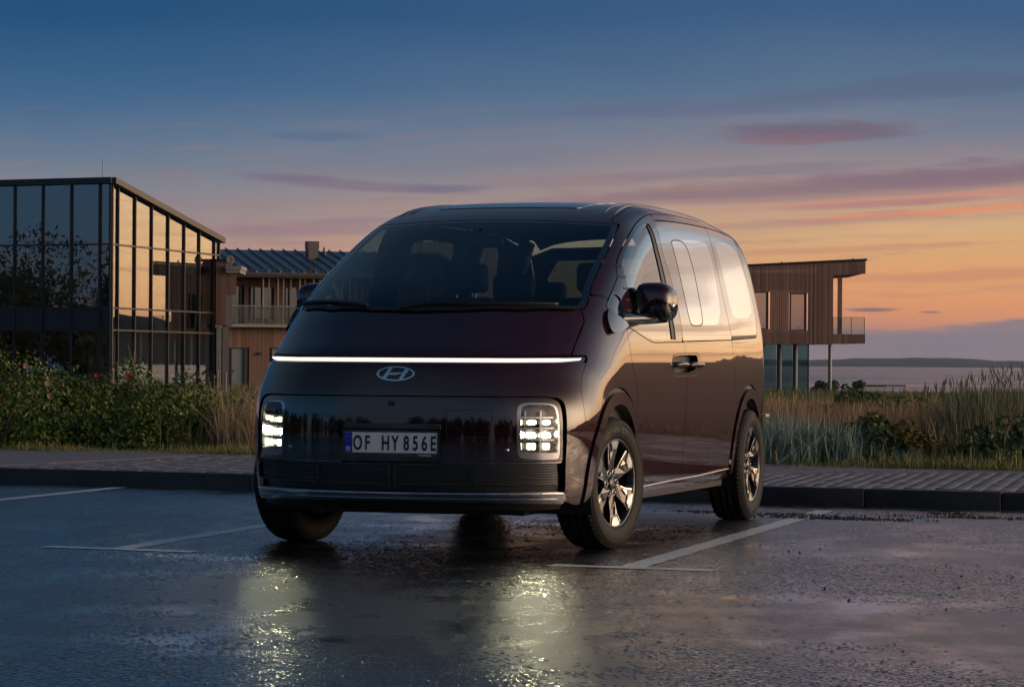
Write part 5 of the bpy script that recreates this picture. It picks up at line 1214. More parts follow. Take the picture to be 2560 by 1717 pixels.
for a_, b__ in ((.275, .85), (-.85, -.275)):
    V, F = sweep_front(a_, b__, .485, .004, -.02, -.002, 30, lambda y: np.interp(np.abs(y), [0, .27, .5, .85], [.483, .4825, .4835, .4875])); obj('fascia_lip', V, F, M_DKCH, VAN)
# bright lower strip with its dark inlay
st = np.array([(0, .3305), (.43, .3325), (.72, .3345), (.83, .336), (.856, .325), (.856, .289), (.84, .272), (.72, .276), (.43, .282), (0, .287)])
st = np.r_[curve(st[:4], 4), st[4:6], curve(st[6:], 4)]; st = np.r_[st, (st[::-1]*[-1, 1])[1:-1]]
cs = put('chrome_strip', panel('FRONT', st, raw=True, off=.012, gap=0, lip=.04, h=.03), M_DKCH)
V, F = sweep_front(-.845, .845, .326, .006, .008, .022, 60, lambda y: np.interp(np.abs(y), [0, .43, .83], [.323, .325, .327])); obj('upper_rib', V, F, M_CHR, cs)
V, F = sweep_front(-.80, .80, .309, .007, .008, .0145, 60); obj('inlay', V, F, M_GLOSSB, cs)
V, F = sweep_front(-.82, .82, .296, .004, .008, .018, 60); obj('lower_rib', V, F, M_DKCH, cs)
va = np.array([(0, .287), (.45, .283), (.72, .278), (.855, .276), (.84, .232), (.72, .222), (.4, .226), (0, .228)]); va = np.r_[va, (va[::-1]*[-1, 1])[1:-1]]
put('lower_valance', panel('FRONT', va, raw=True, off=-.02, gap=0, lip=.25), M_BLKP)
# ---- side panels
bf = O3['belt_front']; dt = O3['door_top']; bf_c = np.r_[curve(bf[:4], 3), curve(bf[3:], 4)[1:]]
dt_c = np.r_[curve(dt[:13], 4), dt[13:]]
i9 = int(np.argmin(np.abs(dt_c[:, 0]-dt[8, 0])))
front_top = dt_c[:i9+1]; slide_top = dt_c[i9:]
ap = O3['apillar_base']
sl_x = lambda x: np.interp(-x, [.50, 1.292, 1.982, 2.494, 2.9], [.314, .328, .333, .346, .352])
fd = curve(O3['fdoor_front'], 3)[:-1]; fd = np.r_[fd[fd[:, 2] > .74], [sc_(-.402, .73)]]
a_f = 180-math.degrees(math.atan2(.73-.36, .402))+2
arc_fd = arc(0, RA, a_f-1, 184, 14)                   # rear half of the front arch, downwards
bl = curve(O3['b_seam_low'], 4); bl[:, 0] = np.interp(bl[:, 2], [.345, .6, .9, 1.14], [-1.487, -1.503, -1.515, -1.477]); bl = ch_cast('SIDE', bl[:, [0, 2]])
sil_f = ch_cast('SIDE', np.array([(x, sl_x(x)) for x in np.linspace(-1.487, -.513, 14)]))
belt_low = bf_c[bf_c[:, 0] < -.2249]
belt_low = belt_low[belt_low[:, 2] < 1.2135]
fender = np.concatenate([ap, bf_c[(bf_c[:, 2] < 1.36) & (bf_c[:, 2] >= 1.2135)], fd, arc(0, RA, a_f-1, 37.5, 22), ff_[::-1], np.array([fc(.899, 1.036), fc(.892, 1.047)]), ch_cast('FRONT', np.c_[[.87, .845], [1.0472, 1.0468]]), hood_seam[::-1], np.array([[.154, .813, 1.299], [.131, .818, 1.308], [.062, .818, 1.348]])])
put('fender', panel('SIDE', fender, h=.03), M_CAR, both=True)
hin = smooth2(ch_uv('SIDE', O3['handle_in']), 1)
door_l = panel('SIDE', np.concatenate([belt_low, bl, sil_f, arc_fd[::-1], fd[::-1]]), [hin])
up = np.concatenate([bf_c, curve(O3['b_seam_up'], 4)[::-1][1:], front_top[::-1][1:-1]])
fw = O3['fwin']; fw_h = np.r_[curve(fw[:7], 3), curve(fw[6:10], 3)[1:], fw[10:12], [(-1.282, .969, 1.148)], [(-1.277, .953, 1.26), (-1.290, .907, 1.482), (-1.258, .866, 1.668), (-1.272, .81, 1.815)]]
sg_ = smooth2(O3['small_glass'], 1)
door_u = panel('SIDE', up, [fw_h, sg_], h=.035)
L_, R__ = put('front_door', join([door_l, door_u]), M_CAR, both=True)
bstrip = np.array([(-1.272, .81, 1.815), (-1.258, .866, 1.668), (-1.290, .907, 1.482), (-1.277, .953, 1.26), (-1.282, .969, 1.148), (-1.205, .969, 1.148), (-1.203, .953, 1.26), (-1.208, .907, 1.482), (-1.190, .866, 1.668), (-1.222, .80, 1.824)])
bs = panel('SIDE', bstrip, off=-.004, lip=.01)
for o_, S_ in ((L_, lambda p: p), (R__, flip)):
    put('pillar_strip', S_(bs), M_BLKP, o_)
    w_ = put('window', S_(panel('SIDE', fw_h, off=-.009, gap=-.002, lip=.004)), M_FWIN, o_)
    put('quarter_glass', S_(panel('SIDE', sg_, off=-.006, gap=-.002, lip=.004)), M_GLOSSB, o_)
    tr_ = ch_uv('SIDE', sg_); put('glass_trim', S_(panel('SIDE', inset(tr_, -.005), [tr_], raw=True, off=.002, gap=0, lip=.008, h=.03)), M_DKCH, o_)
    for (x, z) in ((-.425, 1.552), (-.398, 1.49), (-.372, 1.425), (-.345, 1.36), (-.318, 1.30)):
        put('trim_slot', S_(panel('SIDE', np.array([(x-.045, z+.006), (x+.028, z+.006), (x+.028, z-.006), (x-.045, z-.006)]), raw=True, off=.0015, gap=0, lip=.003, h=.02)), M_BLKP, o_)
# sliding door
cl = curve(O3['c_seam_low'], 4)
c_end = np.array([sc_(-2.862, .70)])
aR0 = math.degrees(math.atan2(.70-.36, -2.862-XR))
arc_sd = arc(XR, RA, aR0-1.5, -5, 16)
sil_s = ch_cast('SIDE', np.array([(x, sl_x(x)) for x in np.linspace(-2.77, -1.494, 16)]))
belt_r = curve(O3['belt_rear'], 6)
sd_l = panel('SIDE', np.concatenate([belt_r, cl, c_end, arc_sd, sil_s, bl[::-1]]), [hin])
sgt = curve(O3['slide_glass_top'], 5)
header = panel('CANT', np.concatenate([slide_top, sgt[::-1]]), h=.035)
SL, SR = put('sliding_door', sd_l, M_CAR, both=True)
put('door_header', header, M_CAR, SL); put('door_header', flip(header), M_CAR, SR)
bu = curve(O3['b_seam_up'], 4); bu = np.r_[[sgt[0]], bu[bu[:, 2] < 1.83]]
cu = curve(O3['c_seam_up'], 4)
swo = smooth2(O3['swin_all'], 1); sws = smooth2(O3['swin_sub'], 1)
sgl = panel('SIDE', np.concatenate([sgt, cu, belt_r[::-1], bu[::-1][:-1]]), [swo], lip=.004, gap=.0045)
sub_uv = ch_uv('SIDE', sws)
M_PBLK = mat('tinted_panel', (.020, .012, .015), .05, .15, .5, 1.0); M_PBLK.node_tree.nodes['Principled BSDF'].inputs['Coat IOR'].default_value = 1.42
for o_, S_ in ((SL, lambda p: p), (SR, flip)):
    g_ = put('glass_panel', S_(sgl), M_PBLK, o_)
    put('window', S_(panel('SIDE', swo, off=0, gap=.0008, lip=0)), M_PRIV, o_)
    put('sliding_window_frame', S_(panel('SIDE', inset(sub_uv, -.0035), [inset(sub_uv, .0035)], raw=True, off=.0012, gap=0, lip=.002, h=.03)), M_BLKP, o_)
# rear quarter
qr = curve(O3['q_rear'], 4); qt = curve(O3['quarter_top'], 5); cu2 = cu
qg = np.concatenate([qt, qr[1:], np.array([(-2.747, .963, 1.163)]), cu2[::-1][1:]])
qw = smooth2(O3['qwin'], 1)
qp = panel('SIDE', qg, [qw], lip=.004, gap=.0045)
for S_ in (lambda p: p, flip):
    o_ = put('quarter_panel_glass', S_(qp), M_PBLK)
    put('window', S_(panel('SIDE', qw, off=0, gap=.0008, lip=0)), M_PRIV, o_)
    put('door_track_slot', S_(panel('SIDE', O3['qslot'], off=.0015, gap=.001, lip=.004, h=.03)), M_BLKP)
zr = np.linspace(1.80, .42, 26); rb = ch_cast('REAR', np.c_[np.full(26, .74), zr])
arc_q = arc(XR, RA, aR0-1.5, 176, 30)
quarter = np.concatenate([np.array([(-2.747, .963, 1.160)]), qr[::-1][:-1], [(-3.569, .771, 1.834)], rb, [sc_(-3.95, .40), sc_(-3.80, .40)], arc_q[::-1], cl[::-1][:-1]])
put('rear_quarter', panel('SIDE', quarter, h=.04), M_CAR, both=True)
# wheel arch mouldings
for cx, a0, a1 in ((0, -10, 186), (XR, -6, 178)):
    for r0, r1, of, m, nm in ((.424, .492, .010, M_CAR, 'arch_moulding'), (.490, .513, -.010, M_BLKP, 'arch_shadow_gap')):
        a = np.radians(np.linspace(a0, a1, 60)); o_ = np.c_[cx+r1*np.cos(a), .36+r1*np.sin(a)]; i_ = np.c_[cx+r0*np.cos(a), .36+r0*np.sin(a)][::-1]
        put(nm, panel('SIDE', np.r_[o_, i_], raw=True, off=of, gap=0, lip=.07 if m is M_CAR else 0, h=.03), m, VAN, True)
    a = np.linspace(-math.pi*.12, math.pi*1.12, 40); V = []; F = []
    for t_ in a:
        for y in (.985, .55): V.append((cx+.43*math.cos(t_), min(y, .94 if y > .6 else y), .36+.43*math.sin(t_)))
    F = [(2*i, 2*i+1, 2*i+3, 2*i+2) for i in range(39)]+[tuple(2*i+1 for i in range(40))]
    put2('wheel_well', V, F, M_BLKP)
# sill
xs_ = np.linspace(-2.80, -.50, 30)
sb = lambda x: np.interp(-x, [.5, .594, 1.363, 2.047, 2.658, 2.8], [.254, .257, .271, .283, .30, .306])
spoly = np.r_[np.c_[xs_, [sl_x(x)-.002 for x in xs_]], np.c_[xs_[::-1], [sb(x)-.02 for x in xs_[::-1]]]]
put('sill', panel('SIDE', spoly, raw=True, off=-.004, gap=.002, lip=.2), M_CAR, VAN, True)
P = ch_cast('SIDE', np.c_[xs_, [sl_x(x)-.004 for x in xs_]])+[0, .004, 0]
put2('sill_trim', *tube(P, .0055, 6), M_CHR, smooth=True)
# cant rail / A-pillar
rs = curve(O3['roof_seam'], 4); xe = np.array([-1.9, -2.3, -2.7, -3.1, -3.45, -3.75])
re_ = ch_cast('ROOF', np.c_[np.interp(-xe, [1.6, 2.3, 3.75], [.642, .628, .60]), xe])
roofline = np.concatenate([rs, re_])
rail = np.concatenate([ws_r[::-1], roofline, [sc_(-3.80, 1.80), (-3.569, .771, 1.834)], qt[::-1], dt_c[::-1][2:], bf_c[bf_c[:, 2] > 1.3590][1:], ap[::-1][:-1]])
kk = [0]
for i in range(1, len(rail)):
    if np.linalg.norm(rail[i]-rail[kk[-1]]) > .004: kk.append(i)
rail = rail[kk]
if True:
    i0 = int(np.argmin(((ws_r-ap[0])**2).sum(1)))     # drop the piece of the screen edge that belongs to the fender
    keep = [q for q in rail if not (q[0] > .03 and q[2] < 1.372 and q[1] < .83)]
    rail = np.array(keep)
put('body_side_frame', panel('CANT', rail, h=.04), M_CAR, both=True)
# roof
rr_ = np.concatenate([ws_t0, ws_t, roofline, [[-3.80, .50, 1.88]], [[-3.82, 0, 1.9]]])
put('roof', panel('ROOF', sym(rr_), h=.06), M_CAR)
sr_ = np.array([(0, -1.02), (.40, -1.05), (.45, -1.11), (.46, -1.9), (.40, -1.97), (0, -1.98)]); sr_ = np.r_[sr_, (sr_[::-1]*[-1, 1])[1:-1]]
put('sunroof', panel('ROOF', smooth2(sr_, 1), raw=True, off=.003, gap=0, lip=.006, h=.06), M_GLOSSB)
xr = np.linspace(-.93, -3.7, 40)
for y0, w_, h_ in ((.585, .014, .006),):
    P = ch_cast('ROOF', np.c_[np.interp(-xr, [.93, 1.5, 3.7], [.60, .56, .53]), xr]); 
    put2('roof_rib', *tube(P+np.c_[0*xr, 0*xr, -.002-.012*np.exp(-(xr+.93)**2/.01)], .011, 6), M_CAR, smooth=True)
    P = ch_cast('ROOF', np.c_[np.interp(-xr, [.93, 1.5, 3.7], [.662, .622, .585]), xr])
    put2('roof_rib', *tube(P+np.c_[0*xr, 0*xr, -.002-.012*np.exp(-(xr+.93)**2/.01)], .010, 6), M_CAR, smooth=True)
P = ch_cast('ROOF', np.array([[-.0, -3.3]]))[0]; 
V, F = bevelled(*hexa([(-3.42, -.02, P[2]-.02), (-3.42, -.012, P[2]+.05), (-3.42, .02, P[2]-.02), (-3.42, .012, P[2]+.05), (-3.2, -.02, P[2]-.02), (-3.2, -.006, P[2]), (-3.2, .02, P[2]-.02), (-3.2, .006, P[2])]), .006); obj('roof_antenna', V, F, M_BLKP, VAN, True)
# rear end
tg = np.array([(0, 1.82), (.60, 1.80), (.738, 1.74), (.738, .62), (0, .62)]); tg = np.r_[tg, (tg[::-1]*[-1, 1])[1:-1]]
rw = np.array([(0, 1.74), (.58, 1.72), (.66, 1.6), (.68, 1.12), (0, 1.1)]); rw = np.r_[rw, (rw[::-1]*[-1, 1])[1:-1]]
tgo = put('tailgate', panel('REAR', tg, [rw], raw=True, h=.06), M_CAR)
put('rear_window', panel('REAR', rw, raw=True, off=-.004, gap=-.002, lip=.004, h=.06), M_PRIV, tgo)
rbp = np.array([(0, .615), (.738, .615), (.738, .30), (0, .28)]); rbp = np.r_[rbp, (rbp[::-1]*[-1, 1])[1:-1]]
put('rear_bumper', panel('REAR', rbp, raw=True, h=.06, lip=.1), M_CAR)
for S_ in (lambda p: p, flip):
    put('tail_light', S_(panel('REAR', np.array([(.70, 1.05), (.735, 1.05), (.735, .66), (.70, .66)]), raw=True, off=.004, gap=0, lip=.02)), mat('red_lens', (.25, .01, .01), .1, coat=1.0))
put2('reflector_strip', *bevelled(*box(-3.92, -3.80, .935, .952, .655, .675), .004), mat('pale_reflector', (.5, .45, .4), .2))
# door handles in their recess
V, F = [], []
din = ch_uv('SIDE', O3['handle_in']); dp = panel('SIDE', smooth2(din, 1), raw=True, off=-.045, gap=-.006, lip=-.046, h=.04)
for S_, dr, sd in ((lambda p: p, L_, SL), (flip, R__, SR)):
    put('handle_recess', S_(dp), M_BLKP)
    ho = ch_uv('SIDE', smooth2(O3['handle_out'], 1)); put('handle_trim', S_(panel('SIDE', ho, [inset(ho, .004)], raw=True, off=.001, gap=0, lip=.004, h=.03)), M_BLKP)
for nm, x0, x1, pr in (('door_handle', -1.235, -1.465, (L_, R__)), ('door_handle', -1.565, -1.86, (SL, SR))):
    y0 = .972
    P = [(x0, y0-.015, 1.0), (x0-.02*np.sign(x0-x1), y0+.022, 1.003), ((x0+x1)/2, y0+.030, 1.003), (x1+.03, y0+.026, 1.002), (x1, y0+.002, 1.0)]
    V, F = tube(curve(P, 4), .016, 10); put2(nm, V, F, M_CAR, pr, True)
# ---- door mirrors
mb = smooth2(O3['mirror_base'], 1)
mh = smooth2([(-.40, y_-.045, z_) for y_, z_ in ((.955, 1.262), (.953, 1.36), (.960, 1.43), (.985, 1.462), (1.05, 1.466), (1.115, 1.462), (1.160, 1.44), (1.180, 1.39), (1.181, 1.31), (1.165, 1.262), (1.12, 1.238), (1.0, 1.234))], 2)
def mirror_shell(z0=None, z1=None):
    c_ = mh.mean(0); V = []; F = []; n = len(mh)
    prof = [(-.50, .97), (-.45, 1.0), (-.41, .99), (-.375, .955), (-.348, .88), (-.332, .76), (-.322, .56), (-.318, .25)]
    for x, s in prof:
        for p in mh: V.append((x-.18, c_[1]+(p[1]-c_[1])*s, c_[2]+(p[2]-c_[2])*s))
    for i in range(len(prof)-1):
        for k in range(n): F.append((i*n+k, i*n+(k+1) % n, (i+1)*n+(k+1) % n, (i+1)*n+k))
    F += [tuple(range(n))[::-1], tuple((len(prof)-1)*n+k for k in range(n))]
    return np.array(V), F
mv, mf = mirror_shell()
up_f = [f for f in mf if np.mean([mv[i, 2] for i in f]) >= 1.333]; lo_f = [f for f in mf if np.mean([mv[i, 2] for i in f]) < 1.333]
ML, MR = put2('mirror', mv, up_f, M_CAR, smooth=True)
put2('mirror_lower_shell', mv, lo_f, M_GLOSSB, (ML, MR), True)
c_ = mh.mean(0); gl = np.array([(-.683, c_[1]+(p[1]-c_[1])*.9, c_[2]+(p[2]-c_[2])*.9) for p in mh]); put2('mirror_glass', gl, [tuple(range(len(gl)))], M_CHR, (ML, MR))
put2('turn_signal', *bevelled(*box(-.530, -.505, 1.040, 1.083, 1.312, 1.337), .006, 2), mat('clear_lamp', (.55, .56, .58), .12, 0, .5, 1.0), (ML, MR), True)
put2('side_marker', *bevelled(*box(-.60, -.55, 1.113, 1.139, 1.318, 1.345), .008, 2), M_CHR, (ML, MR), True)
arm = curve([(-.16, .925, 1.250), (-.26, .968, 1.252), (-.42, 1.00, 1.256), (-.56, 1.04, 1.262), (-.58, 1.095, 1.268)], 4)
put2('mirror_arm', *tube(arm, np.linspace(.034, .030, len(arm)), 12), M_GLOSSB, (ML, MR), True)
mbp = panel('SIDE', mb, off=.022, gap=0, lip=.03, h=.02)
for S_, o_ in ((lambda p: p, ML), (flip, MR)): put('mirror_foot', S_(mbp), M_GLOSSB, o_)
# ---- emblem on the nose
def on_nose(pts2, off, scl=1.0, y0=.016, z0=.944):
    uv = np.array([(y0+y, z0+z) for y, z in pts2]); P = ch_cast('FRONT', uv); return P+B.N(P)*off
e_ = [(.106*math.cos(t_), .0385*math.sin(t_)) for t_ in np.linspace(0, 2*math.pi, 60, endpoint=False)]
em_c = on_nose(e_, .003)
ring_o = np.array([(.016+y, .944+z) for y, z in e_]); ring_i = np.array([(.016+y*.885, .944+z*.80) for y, z in e_])
M_EMB = mat('satin_chrome', (.62, .64, .68), .22, 1.0)
em = put('emblem', panel('FRONT', ring_o, [ring_i], raw=True, off=.008, gap=0, lip=.010, h=.012), M_EMB)
def strokepoly(pts): return np.array([(.016+y, .944+z) for y, z in pts])
# seen from the front +y lies to the right: slanted legs joined by a waisted bar
h1 = [(-.080, -.0185), (-.058, -.0285), (-.040, -.012), (-.012, .0015), (.018, .006), (.043, .018), (.055, .030), (.034, .0335), (.014, .017), (-.020, .013), (-.050, .010), (-.062, -.001)]
legL = [(-.072, -.022), (-.052, -.029), (-.018, .0335), (-.040, .029)]
legR = [(.017, -.0335), (.040, -.029), (.072, .022), (.052, .029)]
barM = [(-.050, -.006), (.002, -.0065), (.044, .0035), (.052, .0075), (.0, .0055), (-.044, .004)]
for q in (legL, legR, barM): put('emblem_letter', panel('FRONT', strokepoly(q), raw=True, off=.008 if q is not barM else .0068, gap=0, lip=.008, h=.012), M_EMB, em)
# ---- number plate
PX = .958; PZ = .586; PY = .008
def glyphs(body, size, sx_, m, name, loc, parent, thick=.002, bold=0.0):
    """one solid per character, laid out facing +x"""
    for ch_, y, z in body:
        cu_ = bpy.data.curves.new(name, 'FONT'); cu_.body = ch_; cu_.size = size; cu_.extrude = thick; cu_.offset = bold; cu_.align_x = 'CENTER'
        to = bpy.data.objects.new('tmp', cu_); COL.objects.link(to); bpy.context.view_layer.update()
        me = bpy.data.meshes.new_from_object(to.evaluated_get(bpy.context.evaluated_depsgraph_get())); bpy.data.objects.remove(to)
        co = np.zeros(len(me.vertices)*3); me.vertices.foreach_get('co', co); co = co.reshape(-1, 3)
        V = np.c_[loc[0]+co[:, 2], loc[1]+y+co[:, 0]*sx_, loc[2]+z+co[:, 1]]
        F = [tuple(p.vertices) for p in me.polygons]; bpy.data.meshes.remove(me)
        obj(name, V, F, m, parent)
M_PLATE = mat('plate_white', (.80, .80, .82), .35); M_INK = mat('plate_black', (.006, .007, .012), .4); M_EU = mat('plate_blue', (.004, .02, .42), .35); M_STAR = mat('plate_yellow', (.25, .30, .45), .4)
pl = obj('licence_plate', *bevelled(*box(PX+.012, PX+.016, PY-.258, PY+.258, PZ-.054, PZ+.054), .0015, 1), M_PLATE, VAN)
obj('plate_frame', *cat([box(PX-.03, PX+.019, PY-.268, PY+.268, PZ+.0545, PZ+.064), box(PX-.03, PX+.019, PY-.268, PY+.268, PZ-.072, PZ-.0545), box(PX-.03, PX+.0185, PY-.268, PY-.2585, PZ-.0543, PZ+.0543), box(PX-.03, PX+.0185, PY+.2585, PY+.268, PZ-.0543, PZ+.0543), box(PX-.03, PX+.0115, PY-.2583, PY+.2583, PZ-.0543, PZ+.0543)]), M_GLOSSB, pl)
obj('plate_hood', *bevelled(*box(PX-.06, PX+.004, PY-.27, PY+.27, PZ+.0655, PZ+.10), .008, 2), M_GLOSSB, pl)
obj('country_band', *box(PX+.0161, PX+.0172, PY-.256, PY-.213, PZ-.052, PZ+.052), M_EU, pl)
glyphs([('D', -.2345, -.044)], .032, .95, M_PLATE, 'country_letter', (PX+.0172, PY, PZ), pl, .0008, .0006)
st_ = []
for k in range(12):
    t_ = 2*math.pi*k/12; st_.append(box(PX+.0171, PX+.0180, PY-.2345+.0145*math.cos(t_)-.0017, PY-.2345+.0145*math.cos(t_)+.0017, PZ+.022+.0145*math.sin(t_)-.0017, PZ+.022+.0145*math.sin(t_)+.0017))
o = obj('star_ring', *cat(st_), M_STAR, pl); o['kind'] = 'stuff'
chars = [('O', -.182), ('F', -.128), ('H', -.027), ('Y', .026), ('8', .088), ('5', .138), ('6', .188), ('E', .236)]
glyphs([(c_, y, -.038) for c_, y in chars], .106, .60, M_INK, 'plate_character', (PX+.0165, PY, PZ), pl, .0012, .0022)
glyphs([('HYUNDAI', .19, -.070)], .016, 1.0, M_PLATE, 'dealer_lettering', (PX+.0195, PY, PZ), pl, .0004)
# ---- wipers
def sl_pt(y, x): 
    uv = ch_uv('SLOPE', np.array([[x, y, 0]])); 
    return None
def screen(pts):
    """points on the windscreen given as (y, up the glass from its foot in metres)"""
    out = []
    for y, s in pts:
        y_ = abs(y); x_ = np.interp(y_, [0, .259, .539, .755, .81], [.54, .512, .418, .241, .16]); z_ = np.interp(y_, [0, .259, .539, .755, .81], [1.28, 1.281, 1.286, 1.292, 1.297])
        w_ = -.8*x_+.6*z_+s; P = ch_cast('SLOPE', np.array([[y, w_]]))[0]; out.append(P+B.N(P[None])[0]*.018)
    return np.array(out)
for pts in ([(-.80, .045), (-.62, .055), (-.40, .038), (-.30, .02)], [(-.10, .012), (.02, .06), (.25, .050), (.55, .045), (.70, .03)]):
    P = curve(screen(pts), 6); w_ = obj('wiper', *tube(P, .011, 6), M_BLKP, VAN, True)
    obj('wiper_blade', *tube(P-[0, 0, .012], .007, 5), M_RUB, w_, True)
V, F = [], []
cw = np.array([(y, s) for y in np.linspace(-.78, .78, 40) for s in (0.0, .036)])
P = screen([tuple(q) for q in cw])-np.array([0, 0, .010]); obj('cowl', P, [(2*i, 2*i+2, 2*i+3, 2*i+1) for i in range(39)], M_BLKP, VAN, True)
# ---- wheels
def build_wheel():
    tyre = [(.232, .085), (.240, .105), (.255, .113), (.30, .1175), (.330, .113), (.347, .100), (.3545, .082), (.3570, .06), (.3570, .046), (.350, .044), (.350, .038), (.3575, .036), (.3575, .006), (.350, .004), (.350, -.004), (.3575, -.006), (.3575, -.036), (.350, -.038), (.350, -.044), (.357, -.046), (.357, -.06), (.3545, -.082), (.347, -.10), (.33, -.113), (.30, -.1175), (.255, -.113), (.235, -.1)]
    tv, tf = lathe(tyre, 72)
    blocks = []
    for k in range(72):                                   # shoulder blocks
        a0 = 2*math.pi*k/72; 
        for s in (1, -1):
            pts = []
            for a in (a0, a0+2*math.pi/72*.72):
                for r, y in ((.344, .098), (.350, .101), (.352, .066), (.3592, .066)): pts.append((r*math.cos(a), s*y, r*math.sin(a)))
            blocks.append((pts, [(0, 1, 3, 2), (4, 6, 7, 5), (0, 4, 5, 1), (2, 3, 7, 6), (1, 5, 7, 3)]))
    barrel = lathe([(.228, .092), (.243, .098), (.243, .104), (.236, .106), (.229, .100), (.222, .088), (.212, .02), (.205, -.06), (.205, -.1)], 60)
    back = lathe([(.02, -.02), (.15, -.02), (.165, -.05), (.15, -.055)], 40)
    sp = []; fc_ = []; tri = []; edge_ = []
    for k in range(6):
        c_, s_ = math.cos(math.pi/3*k+R_(88)), math.sin(math.pi/3*k+R_(88))
        def W_(r, t_, y): return ((r*c_-t_*s_), y, (r*s_+t_*c_))
        # dark twisted spoke: wide foot at the hub, wide shoulder at the rim, leaning forward
        lo = [(.035, -.036), (.105, -.036), (.160, -.050), (.222, -.075), (.228, .010), (.226, .060), (.160, .040), (.10, .034), (.035, .036)]
        yt = [.074, .074, .080, .094, .098, .096, .086, .076, .074]
        top = [W_(r, t_, y) for (r, t_), y in zip(lo, yt)]; bot = [W_(r, t_, y-.035) for (r, t_), y in zip(lo, yt)]; n = len(lo)
        sp.append((top+bot, [tuple(range(n))[::-1], tuple(range(n, 2*n))]+[(i, (i+1) % n, n+(i+1) % n, n+i) for i in range(n)]))
        f = [(.2275, -.052), (.2345, -.022), (.2355, .020), (.2290, .050), (.186, .026), (.184, -.020)]; yf = [.1005, .103, .103, .1005, .0965, .0965]
        t2 = [W_(r, t_, y) for (r, t_), y in zip(f, yf)]; b2 = [W_(r, t_, y-.02) for (r, t_), y in zip(f, yf)]; n = len(f)
        fc_.append((t2+b2, [tuple(range(n))[::-1]]+[(i, (i+1) % n, n+(i+1) % n, n+i) for i in range(n)]))
        f = [(.176, -.012), (.165, -.040), (.128, -.026)]; yf = [.0925, .0885, .0855]
        t2 = [W_(r, t_, y) for (r, t_), y in zip(f, yf)]; b2 = [W_(r, t_, y-.01) for (r, t_), y in zip(f, yf)]
        tri.append((t2+b2, [(2, 1, 0), (0, 1, 4, 3), (1, 2, 5, 4), (2, 0, 3, 5)]))
        f = [(.104, -.0362), (.160, -.0502), (.221, -.0752), (.2195, -.066), (.158, -.0435), (.106, -.0295)]; yf = [.0775, .0818, .0955, .0958, .0822, .0779]
        t2 = [W_(r, t_, y) for (r, t_), y in zip(f, yf)]; b2 = [W_(r, t_, y-.006) for (r, t_), y in zip(f, yf)]; n = len(f)
        edge_.append((t2+b2, [tuple(range(n))[::-1]]+[(i, (i+1) % n, n+(i+1) % n, n+i) for i in range(n)]))
    hub = lathe([(0, .084), (.034, .083), (.037, .078), (.038, .05)], 30)
    nuts = []
    for k in range(6):
        a = math.pi/3*k+R_(118); nv, nf = lathe([(0, .0855), (.008, .0855), (.0105, .080), (.0105, .06)], 6); nuts.append((np.array(nv)+[.062*math.cos(a), 0, .062*math.sin(a)], nf))
        cv, cf_ = lathe([(.019, .0748), (.0165, .0765), (.014, .0748)], 16); nuts[-1] = (nuts[-1], (np.array(cv)+[.062*math.cos(a), 0, .062*math.sin(a)], cf_))
    disc = lathe([(.06, -.005), (.155, -.005), (.155, -.03), (.06, -.03)], 48)
    return tv, tf, blocks, barrel, sp, fc_, tri, hub, nuts, disc, edge_
tv, tf, blocks, barrel, sp, fc_, tri, hub, nuts, disc, edge_ = build_wheel()
M_TREAD = M_RUB
M_LETT = mat('sidewall_lettering', (.05, .047, .044), .5)
src = {}
def wheel(cx, cy_, steer, side):
    w = link('wheel', src['barrel'], VAN, (cx, cy_, .357), (0, 0, steer+(0 if side > 0 else math.pi)))
    return w
bo_ = obj('wheel', barrel[0], barrel[1], M_ALUD, VAN, True); src['barrel'] = bo_.data
def wparts(w, first):
    if first:
        P = []
        P.append(('tyre', obj('tyre', *cat([(tv, tf)]+blocks), M_RUB, w, True)))
        for s in sp: P.append(('spoke', obj('spoke', s[0], s[1], M_ALUD, w)))
        for s in fc_: P.append(('spoke_face', obj('spoke_face', s[0], s[1], M_ALU, w)))
        for s in tri: P.append(('spoke_facet', obj('spoke_facet', s[0], s[1], M_ALU, w)))
        for s in edge_: P.append(('spoke_edge', obj('spoke_edge', s[0], s[1], M_ALU, w)))
        P.append(('hub_cap', obj('hub_cap', hub[0], hub[1], M_ALUD, w, True)))
        he = [(.016*math.cos(t_), .0845, .010*math.sin(t_)) for t_ in np.linspace(0, 6.283, 20, endpoint=False)]
        hp = [tube(he, .0018, 5, True), tube([(-.008, .0845, -.006), (-.003, .0845, .006)], .0018, 5), tube([(.003, .0845, -.006), (.008, .0845, .006)], .0018, 5), tube([(-.006, .0845, -.001), (.006, .0845, .001)], .0016, 5)]
        P.append(('hub_emblem', obj('hub_emblem', *cat(hp), M_ALU, w)))
        for nt_, ct_ in nuts: P.append(('wheel_nut', obj('wheel_nut', *cat([nt_, ct_]), M_DKCH, w, True)))
        P.append(('brake_disc', obj('brake_disc', disc[0], disc[1], M_DKCH, w, True)))
        ring = lathe([(.318, .1172), (.322, .1195), (.326, .1165)], 72); P.append(('sidewall_ring', obj('sidewall_ring', ring[0], ring[1], M_RUB, w, True)))
        return P
    for nm, o in src['parts']: link(nm, o.data, w)
bo_.location = (0, .866, .357); bo_.rotation_euler = (0, 0, R_(-10.0))
src['parts'] = wparts(bo_, True)
for cx, cy_, st_a, sd_ in ((0, -.866, R_(-10), -1), (XR, .872, 0, 1), (XR, -.872, 0, -1)):
    w = wheel(cx, cy_, st_a, sd_); wparts(w, False)
    if cx == XR and sd_ == 1: w.rotation_euler = (0, 0, 0)
